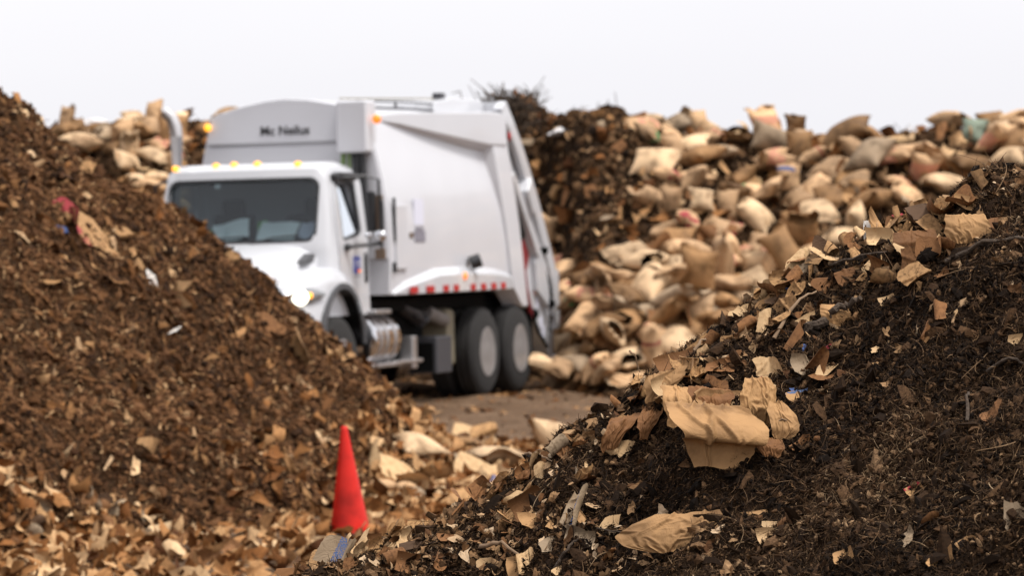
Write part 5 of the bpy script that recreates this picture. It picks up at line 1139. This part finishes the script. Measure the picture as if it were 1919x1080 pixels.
LM = [  # landmark bags: px, py, kind, material, size, lie (0 stands, 1 lies), label, short name
    (1412, 372, 'slumped', 'G', 1.15, 1, 'tan bag lying mid bank with a bright green patch on top', 'the green patched bag'),
    (1216, 268, 'slumped', 'G', .85, 1, 'pale bag on the crest beside the dark soil with green print', 'the green printed crest bag'),
    (1262, 290, 'plump', 'k', 1.0, 0, 'round plump tan bag with a pinched tip near the dark soil', 'the round pinched bag'),
    (1098, 575, 'flat', 'G', 1.1, 1, 'flattened bag beside the truck tail with green print', 'the green bag by the truck tail'),
    (1240, 592, 'slumped', 'G', .8, 1, 'small bag with a green spot low on the bank', 'the green spotted low bag'),
    (1226, 682, 'tall', 'R', 1.2, 0, 'upright bag with a red stripe at the foot of the bank', 'the red striped upright bag'),
    (1252, 340, 'torn', 'r', .75, 1, 'torn bag with red print at the edge of the dark soil', 'the red printed torn bag'),
    (1345, 452, 'slumped', 'r', 1.1, 1, 'slumped bag with red print in the middle of the bank', 'the red printed slumped bag'),
    (1290, 430, 'torn', 'r', 1.0, 1, 'open bag with red mouth above the flattened bags', 'the red mouthed bag'),
    (1824, 262, 'plump', 'p', 1.1, 0, 'greyish green plastic bag on the crest near the right frame edge', 'the green plastic bag'),
    (1478, 352, 'slumped', 'B', .95, 0, 'greyish bag with blue print on the middle bank', 'the blue printed bag'),
    (1388, 250, 'torn', 'b', .9, 1, 'open brown bag with a dark mouth on the crest', 'the dark mouthed crest bag'),
    (1312, 222, 'tall', 'k', 1.1, 0, 'tallest tan bag standing up against the sky', 'the tallest crest bag'),
    (1055, 252, 'flat', 'w', .7, 1, 'small whitish bag lying in the dark soil right of the truck', 'the whitish bag in dark soil'),
    (1604, 300, 'plump', 'k', 1.1, 1, 'big plump bag with a shaded side below the dark soil mound', 'the big shaded bag'),
    (1606, 432, 'plump', 'l', 1.05, 0, 'big pale bulging bag just above the compost crest', 'the big pale bulging bag'),
    (1780, 222, 'plump', 'k', 1.1, 1, 'tan bag heaped on the crest right of the dark soil mound', 'the crest bag right of the mound'),
    (1310, 490, 'flat', 'k', 1.3, 1, 'very long flattened bag lying across the lower bank', 'the very long flat bag'),
    (1180, 485, 'flat', 'l', 1.1, 1, 'pale flattened bag topping the low fan beside the truck', 'the pale flat bag on the fan'),
    (1040, 708, 'plump', 'b', .8, 1, 'dusty bag lying behind the rear truck wheels', 'the bag behind the rear wheels'),
    (1560, 325, 'flat', 'k', 1.1, 1, 'long leaning bag under the big shaded bag', 'the long leaning bag'),
    (1735, 305, 'flat', 'k', 1.1, 1, 'wide flat bag under the dark soil mound', 'the wide flat bag'),
    (125, 196, 'tall', 'k', .95, 0, 'pointed tan bag on the skyline far left', 'the pointed skyline bag'),
    (172, 238, 'flat', 'w', .9, 1, 'whitish sheet like bag left of the exhaust stack', 'the whitish bag left of the stack'),
    (232, 268, 'plump', 'r', 1.0, 0, 'shaded bag with red print left of the exhaust stack', 'the red printed bag left of the stack'),
    (290, 205, 'tall', 'k', 1.0, 0, 'peaked tan bag on the skyline beside the exhaust stack', 'the peaked bag beside the stack'),
    (425, 200, 'flat', 'k', .9, 1, 'tan bag heaped on the skyline above the truck body', 'the skyline bag above the truck'),
]
for px, py, kd, mt, sz, ly, lab, sh in LM: put_bag(px, py, kd, mt, sz * (.78 if ly else .68), lab, sh, ly)
# dirt shows through here: (px, py, rx, ry, how bare)
DIRT = [(1480, 330, 60, 30, .7), (1560, 270, 60, 25, .7), (1250, 520, 50, 25, .5), (1290, 385, 110, 75, .62), (1400, 300, 110, 45, .6), (1730, 262, 100, 55, .8), (1090, 340, 140, 160, 1.0), (1180, 425, 70, 50, 1.0), (1160, 290, 60, 60, 1.0), (215, 320, 60, 30, .6), (1075, 330, 175, 150, .93), (1120, 420, 130, 90, .95), (1715, 262, 85, 50, 1.0), (1395, 300, 95, 45, .8), (1330, 330, 70, 50, .6), (1700, 345, 130, 40, .6), (1490, 430, 70, 45, .75), (1200, 395, 70, 70, .7), (230, 330, 120, 60, .6)]
def bare(px, py): return max([0] + [k * min(1, 2.0 * (1.15 - ((px - a) / rx) ** 2 - ((py - 14 - b) / ry) ** 2)) for a, b, rx, ry, k in DIRT])
q = random.Random(5)
def crowded(hit, dmin): return any((o.matrix_world.translation - hit).length < dmin for o, *_ in BAGS)
def hidden(px, py):
    if px > 300 and py > np.interp(px, _cx, _cy) - 5: return True
    if 345 < px < 1035 and py > 205 + max(0, px - 920) * 1.6 and px < 1045: return True
    return px < 345 and py > 190 + px * .65
tries = 0
while len(BAGS) < 285 and tries < 9000:
    tries += 1
    px, py = q.uniform(-40, 1960), q.uniform(176, 735)
    if hidden(px, py) or q.random() < bare(px, py): continue
    hit = ray_hit(px, py, back_z, 43, 58, .06)
    if hit is None: continue
    if px < 960 and hit.y < 47.5: continue
    if hit.x < .7 and hit.y < 48.6 and px > 960: continue
    d = .315 if py > 470 else .27 if px < 500 else .385
    if 870 < px < 1190 and py < 480 and q.random() < .93: continue
    if crowded(hit, d): continue
    kd = q.choices(['plump', 'tall', 'slumped', 'flat', 'torn'], [3.2, 1.0, 3.6, 2.2, 1.6] if py < 470 else [2.2, .8, 3.2, 3.2, 1.6])[0]
    mt = q.choices(['k', 'l', 'b', 'g', 'm', 'R'], [5, 3, 3.2, .8, 1.6, .6])[0]
    put_bag(px, py, kd, mt, q.uniform(.66, 1.02) * (.8 if px < 500 else 1), None, None, 1 if py < 262 else None, q, sink=q.uniform(.12, .36), hit=hit)
for px, py, X, Y in ((1015, 700, .34, 46.2), (1060, 722, .62, 45.7), (1085, 700, .86, 46.0), (1030, 690, .5, 46.6)):
    put_bag(px, py, q.choice(['plump', 'flat', 'slumped']), q.choice('kbl'), .72, None, None, 1, q, zf=ground_z, hit=Vector((X, Y, 0.02)), sink=.12)
q = random.Random(88); sh_ = []; tries = 0
while len(sh_) < 105 and tries < 4000:
    tries += 1; px, py = q.uniform(-20, 1940), q.uniform(195, 735)
    if hidden(px, py) or q.random() < .5 * bare(px, py): continue
    mt = q.choice('kklbbg'); kd = q.choice(['fold', 'curl', 'arch', 'crum', 'crum'])
    hit = ray_hit(px, py, back_z, 43, 58, .06)
    if hit is None or (px < 960 and hit.y < 47.5) or (hit.x < .7 and hit.y < 48.6 and px > 960): continue
    o = put_paper(px, py, q.uniform(35, 68) if py > 430 else q.uniform(26, 52), mt, kd, None, zf=back_z, rng=(43, 58), lift=.5, group='torn bag sheets on the bank', step=.06, tilt=.4, name='torn_bag_sheet')
    if o: sh_.append((o, px, py, {'l': 'pale', 'k': 'tan', 'g': 'greyish', 'b': 'brown'}[mt] + ' ' + {'fold': 'folded', 'curl': 'curled', 'arch': 'arched', 'crum': 'crumpled'}[kd]))
ADJ = {'plump': 'plump', 'tall': 'boxy', 'slumped': 'slumped', 'flat': 'flattened', 'torn': 'torn'}
COL = {'k': 'tan', 'l': 'pale', 'b': 'brown', 'g': 'greyish', 'm': 'faintly printed', 'R': 'red striped', 'r': 'red printed', 'G': 'green printed', 'B': 'blue printed', 'w': 'whitish', 'p': 'green'}
marks = [(x, y, sh) for o, x, y, kd, mt, sh in BAGS if sh]
allb = [(o, x, y, f'{ADJ[kd]} {COL[mt]}') for o, x, y, kd, mt, sh in BAGS]
keep = {o.name: o.get('label') for o, *_ in BAGS}
name_by_landmark(allb, marks, 'paper bag'); name_by_landmark(sh_, marks, 'torn sheet')
for o, *_ in BAGS:
    if keep[o.name]: o['label'] = keep[o.name]

# --- loose bags and papers on the ground between the heaps
def gbag(px, py, D, kind, mat, size, label, lay=1, sink=.06): return put_bag(px, py, kind, mat, size, label, None, lay, random.Random(int(px + py)), zf=ground_z, hit=Vector(((px - 960) / FPX * D, D, max(.02, float(left_z(np.array([(px - 960) / FPX * D]), np.array([D]))[0])))), sink=sink)
lb = gbag(1055, 845, 31.6, 'torn', 'l', 1.0, 'lone pale open bag on the dirt track, its dark mouth facing us')
lb.matrix_world = Matrix.Translation((.43, 31.6, .05)) @ Matrix.Rotation(R(60), 4, 'Z') @ Matrix.Rotation(R(35), 4, 'Y') @ Matrix.Diagonal((.95, .8, 1.0, 1))
gbag(772, 930, 27.4, 'flat', 'l', .8, 'flattened pale bag lying right of the red cone', 1, .2); gbag(905, 918, 28.4, 'flat', 'l', .8, 'flattened pale bag between the cone and the compost heap', 1, .2); gbag(868, 855, 30.5, 'slumped', 'b', .6, 'slumped brown bag at the back of the cone papers', 1, .25); gbag(730, 935, 26.2, 'slumped', 'k', .6, 'dusty slumped bag nearest the cone', 1, .3)
M_toe = 'papers at the foot of the mulch heap'
toe = [(740, 905, 150, 'l', 'flat'), (820, 925, 170, 'l', 'crum'), (790, 895, 130, 'k', 'fold'), (880, 905, 150, 'l', 'flat'), (905, 945, 130, 'l', 'flat'), (930, 905, 120, 'l', 'fold'), (835, 895, 120, 'g', 'curl'), (955, 870, 100, 'l', 'arch'),
       (905, 818, 80, 'k', 'arch'), (865, 805, 80, 'l', 'flat'), (830, 820, 70, 'b', 'fold'), (930, 850, 90, 'k', 'curl'), (880, 850, 80, 'b', 'fold'), (700, 880, 110, 'l', 'fold'), (720, 930, 120, 'k', 'crum'), (770, 945, 120, 'g', 'flat'), (800, 860, 80, 'l', 'curl'),
       (850, 960, 120, 'k', 'flat'), (960, 895, 90, 'g', 'crum'), (990, 880, 80, 'l', 'flat'), (780, 820, 60, 'k', 'curl'), (690, 850, 60, 'b', 'curl'), (845, 925, 50, 'b', 'curl'), (815, 945, 40, 'R', 'flat'), (905, 880, 70, 'U', 'fold'), (795, 785, 50, 'k', 'curl'), (760, 845, 60, 'b', 'fold'), (650, 880, 60, 'k', 'flat'),
       (930, 930, 110, 'u', 'flat'), (870, 930, 140, 'k', 'crum')]
tp = []
for px, py, wpx, mt, kd in toe:
    o = put_paper(px, py, wpx * .66, mt, kd, None, zf=toe_z, rng=(18, 36), lift=.30, group=M_toe, step=.03, tilt=.35)
    if o: o.name = 'crushed_paper'; tp.append((o, px, py, {'l': 'pale', 'k': 'tan', 'g': 'greyish', 'b': 'rusty', 'R': 'red printed', 'U': 'blue edged', 'u': 'blue printed'}[mt] + ' ' + {'flat': 'flat', 'crum': 'crumpled', 'fold': 'folded', 'curl': 'curled', 'arch': 'arched'}[kd]))
slope = [(165, 440, 130, 'r', 'flat', 'long paper with faded red print half buried high on the mulch heap'), (118, 395, 50, 'Z', 'flat', 'dark red scrap above the red printed paper on the mulch heap'), (222, 445, 70, 'k', 'fold', 'tan folded paper right of the red printed paper on the mulch heap'), (112, 430, 34, 'B', 'flat', 'small blue scrap at the left end of the red printed paper'),
         (282, 535, 40, 'w', 'crum', 'white shred in the middle of the mulch heap'), (326, 628, 40, 'w', 'curl', 'white curled shred lower on the mulch heap'), (98, 623, 18, 'b', 'flat', 'orange brown chip on the left part of the mulch heap'), (545, 665, 80, 'k', 'curl', 'tan strip with a dark hollow below, near the mulch heap edge'), (500, 615, 70, 'b', 'flat', 'rusty strip above the tan strip near the mulch heap edge'),
         (280, 850, 60, 'k', 'curl', 'tan curled paper alone on the low mulch slope'), (455, 830, 30, 'w', 'flat', 'tiny white scrap on the low mulch slope'), (430, 855, 70, 'l', 'fold', 'pale folded paper left of the red cone'), (350, 375, 44, 'l', 'flat', 'pale chip on the mulch heap edge against the windscreen'), (425, 488, 40, 'k', 'flat', 'tan chip on the mulch heap edge against the hood'), (165, 325, 44, 'k', 'fold', 'tan bit high on the mulch heap below the skyline bags'), (260, 500, 30, 'k', 'flat', 'small tan chip above the white shred'), (75, 222, 30, 'l', 'flat', 'pale chip near the top of the mulch heap')]
for px, py, wpx, mt, kd, lab in slope: put_paper(px, py, wpx, mt, kd, lab, zf=left_z, rng=(18, 36), lift=.12, group='papers on the mulch heap', step=.03, tilt=.22)
q = random.Random(21); bl = []
for k in range(64):
    px = q.uniform(-30, 470); py = q.uniform(865 + px * .36, 1070)
    if py < 865 + px * .36: continue
    mt = q.choice('kkbbbgd'); kd = q.choice(['flat', 'fold', 'curl', 'arch', 'crum'])
    o = put_paper(px, py, q.uniform(24, 60), mt, kd, None, zf=toe_z, rng=(17, 36), lift=.35, group='large papers in the leaf drift', step=.03, tilt=.6)
    if o: o.name = 'drift_paper'; bl.append((o, px, py, {'l': 'pale', 'k': 'tan', 'g': 'greyish', 'b': 'rusty', 'd': 'dark'}[mt] + ' ' + {'flat': 'flat', 'crum': 'crumpled', 'fold': 'folded', 'curl': 'curled', 'arch': 'arched'}[kd]))
name_by_landmark(tp, [(656, 900, 'the red cone'), (1052, 845, 'the lone open bag'), (820, 790, 'the gap under the truck'), (860, 980, 'the dark leathery paper')], 'paper')
name_by_landmark(bl, [(0, 1079, 'the bottom left corner'), (656, 1005, 'the red cone'), (280, 850, 'the lone tan curl on the mulch slope'), (0, 850, 'the start of the leaf drift'), (450, 1079, 'the dirt strip'), (225, 965, 'the drift middle')], 'paper in the leaf drift')
# second tier of papers on the compost crest and slope
q = random.Random(33); cp = []
while len(cp) < 75:
    px = q.uniform(560, 1915); c0 = float(np.interp(px, _cx, _cy)); py = c0 + 6 + q.expovariate(1 / 50) if q.random() < .80 else q.uniform(c0 + 20, 1075)
    if py > 1078: continue
    mt = q.choice('kklbbbbg'); kd = q.choice(['flat', 'fold', 'curl', 'arch', 'crum'])
    o = put_paper(px, py, 14 + 42 * q.random() ** 1.6, mt, kd, None, lift=.45, tilt=.6)
    if o: o.name = 'paper_scrap'; cp.append((o, px, py, {'l': 'pale', 'k': 'tan', 'g': 'greyish', 'b': 'rusty', 'd': 'dark'}[mt] + ' ' + {'flat': 'flat', 'crum': 'crumpled', 'fold': 'folded', 'curl': 'curled', 'arch': 'arched'}[kd]))
for (x0, x1, y0, y1, nn, a, b) in ((1190, 1510, 690, 830, 20, 30, 66), (1430, 1810, 375, 560, 34, 30, 62), (560, 1110, 850, 1075, 30, 26, 58), (1110, 1500, 940, 1075, 10, 24, 50)):
    k = 0
    while k < nn:
        px = q.uniform(x0, x1); c0 = float(np.interp(px, _cx, _cy)); py = min(q.uniform(y0, y1), c0 + abs(q.gauss(0, 60)) + 2)
        py = max(py, c0 - 4)
        if py > 1078: py = 1070
        if px < 710: py = max(py, 1022)
        if 1245 < px < 1445 and 765 < py < 890: continue
        mt = q.choice('kkklbbb'); kd = q.choice(['fold', 'curl', 'arch', 'crum', 'crum'])
        o = put_paper(px, py, q.uniform(a, b), mt, kd, None, lift=.45, tilt=.6); k += 1
        if o: o.name = 'paper_scrap'; cp.append((o, px, py, {'l': 'pale', 'k': 'tan', 'b': 'rusty', 'd': 'dark'}[mt] + ' ' + {'crum': 'crumpled', 'fold': 'folded', 'curl': 'curled', 'arch': 'arched'}[kd]))
name_by_landmark(cp, [(1340, 815, 'the largest crumpled bag'), (1810, 434, 'the upright sheet below the ledge'), (1543, 476, 'the dark pointed peak'), (1245, 1000, 'the long crinkled bag piece'), (636, 1014, 'the handwritten flap'), (1075, 962, 'the twisted lettered paper'), (1397, 590, 'the jutting pale crest paper'), (1440, 970, 'the tan tapered sheet'), (1686, 489, 'the rolled tube'), (1026, 868, 'the rusty upright square'), (1500, 748, 'the blue edged paper'), (1762, 1055, 'the bottom right ragged paper'), (784, 1028, 'the dark long curl'), (1560, 605, 'the dark log'), (1900, 975, 'the half buried edge paper')], 'scrap')

# ------------------------------------------------------------------ traffic cone
cone_p = at(657, 1002, 23.2); cone_p.z = float(toe_z(np.array([cone_p.x]), np.array([cone_p.y]))[0]) - .01
TC = tag(empty('traffic_cone', cone_p, (R(2), R(-3.2), 0)), 'faded red traffic cone leaning slightly beside the mulch heap', 'cone')
M_cone = kraft('faded_red_plastic', (0.62, 0.020, 0.012), .42, None, wrinkle=.03, wscale=9); M_cone.node_tree.nodes['Principled BSDF'].inputs['Roughness'].default_value = .45
MB().lathe([(0.03, .118), (0.035, .128), (.06, .124), (.30, .085), (.55, .045), (.69, .024), (.712, .022), (.718, .015), (.70, .012)], (0, 0, 0), 'z', 36).build('cone_body', M_cone, TC, sharp=60)
MB().prism(rrect(-.18, .18, -.18, .18, .04), 0, .032, 'z').build('cone_base', M_rub, TC, .008)
# handwriting on the flap
# ------------------------------------------------------------------ branches
M_bark = plain('bark', (0.05, 0.031, 0.018), .9, var=.5, vscale=30, bump=.6, bscale=90); M_twig = plain('dry_twig', (0.20, 0.125, 0.07), .85, var=.4, vscale=40)
def branch(name, pts, r, mat, label, cat='branch', group=None):
    q = random.Random(len(pts) + int(r * 1e5)); P = [Vector(p) for p in pts]; out = []
    for a, b in zip(P, P[1:]):
        for k in range(5): out.append(a.lerp(b, k / 5) + Vector((q.gauss(0, r * .35), q.gauss(0, r * .35), q.gauss(0, r * .35))))
    out.append(P[-1]); n = len(out)
    return tag(MB().tube(out, [r * (1 - .55 * i / (n - 1)) * q.uniform(.85, 1.15) for i in range(n)], 8).build(name, mat, None), label, cat, group)
def on(px, py, up=.01):
    h = ray_hit(px, py, right_z, 7.5, 11.2, .01)
    return (h if h is not None else at(px, py, 10.2)) + Vector((0, -up, up))
branch('dark_log', [on(1505, 632), on(1545, 612, .02), on(1580, 596, .025), on(1612, 578, .02)], .016, M_bark, 'dark rotten log lying upslope amid brown sheets', 'log')
for i, (a, b, r, mt, lab) in enumerate([((985, 858), (1035, 872), .004, M_twig, 'thin twig poking out over the lower crest'), ((1178, 665), (1200, 705), .003, M_twig, 'fine stalk sticking up from the crest over the track'), ((1450, 640), (1530, 560), .006, M_twig, 'pale bent stick leaning near the dark log'), ((1555, 505), (1700, 480), .004, M_bark, 'dark twig behind the pale folded paper'), ((1770, 500), (1919, 455), .009, M_bark, 'thick dark root crossing below the upright sheet'), ((900, 1040), (985, 1062), .007, M_twig, 'split pale stick by the bottom edge'), ((1040, 1075), (1085, 1020), .006, M_bark, 'dark stick leaning at the bottom edge'), ((1850, 705), (1919, 690), .006, M_bark, 'dark twig at the right frame edge'), ((1812, 800), (1815, 745), .005, M_bark, 'short dark twig standing on the open slope'), ((1300, 668), (1335, 640), .005, M_twig, 'pale splinter by the crest above the largest bag'), ((1120, 1005), (1215, 1050), .0022, M_bark, 'fine dark wire like stem under the long crinkled piece'), ((1430, 830), (1500, 812), .003, M_twig, 'thin pale twig right of the tan ragged flap')]):
    p, q_ = on(*a), on(*b); mid = p.lerp(q_, .5) + Vector((0, -.01, .012 + .01 * (i % 3)))
    branch('twig', [p, mid, q_], r, mt, lab, 'twig')
# brushwood heaped on the bank behind the truck tail
rs2 = np.random.RandomState(77); m = MB(); c0 = at(955, 205, 52.2)
for k in range(260):
    a = rs2.rand() * 6.28; b = c0 + Vector((rs2.randn() * .20, rs2.randn() * .2, -.35 + rs2.rand() * .55)); ln = .15 + .35 * rs2.rand() ** 1.5
    d = Vector((math.cos(a) * .8, math.sin(a), .1 + rs2.rand() * .7)).normalized(); e = b + d * ln; mid = b.lerp(e, .5) + Vector(rs2.randn(3) * .05)
    m.tube([b, mid, e], [.012, .009, .004], 4)
tag(m.build('brushwood', M_bark, None), 'tangled dark brushwood on the skyline behind the truck tail', 'brush')
for i, (a, b, lab) in enumerate([((985, 190), (1022, 142), 'lone thin branch slanting up from the brushwood'), ((1155, 215), (1152, 172), 'thin upright stalk on the skyline right of the brushwood'), ((905, 176), (935, 180), 'short dark stick jutting over the truck tail'), ((1110, 222), (1122, 190), 'faint stalk on the skyline between brushwood and bags')]):
    p, q_ = at(*a, 53), at(*b, 53); branch('twig', [p, p.lerp(q_, .5) + Vector((.02, 0, .01)), q_], .009, M_bark, lab, 'twig')
m = MB(); rs3 = np.random.RandomState(5)
for k in range(60):
    b = at(1145 + rs3.randn() * 12, 226 + rs3.randn() * 8, 52.0); d = Vector((rs3.randn() * .4, rs3.randn() * .4, 1)).normalized(); e = b + d * (.04 + .10 * rs3.rand()); m.tube([b, b.lerp(e, .5) + Vector(rs3.randn(3) * .02), e], [.02, .014, .005], 4)
tag(m.build('root_clump', M_bark, None), 'dark root clump on the skyline left of the first crest bags', 'roots')
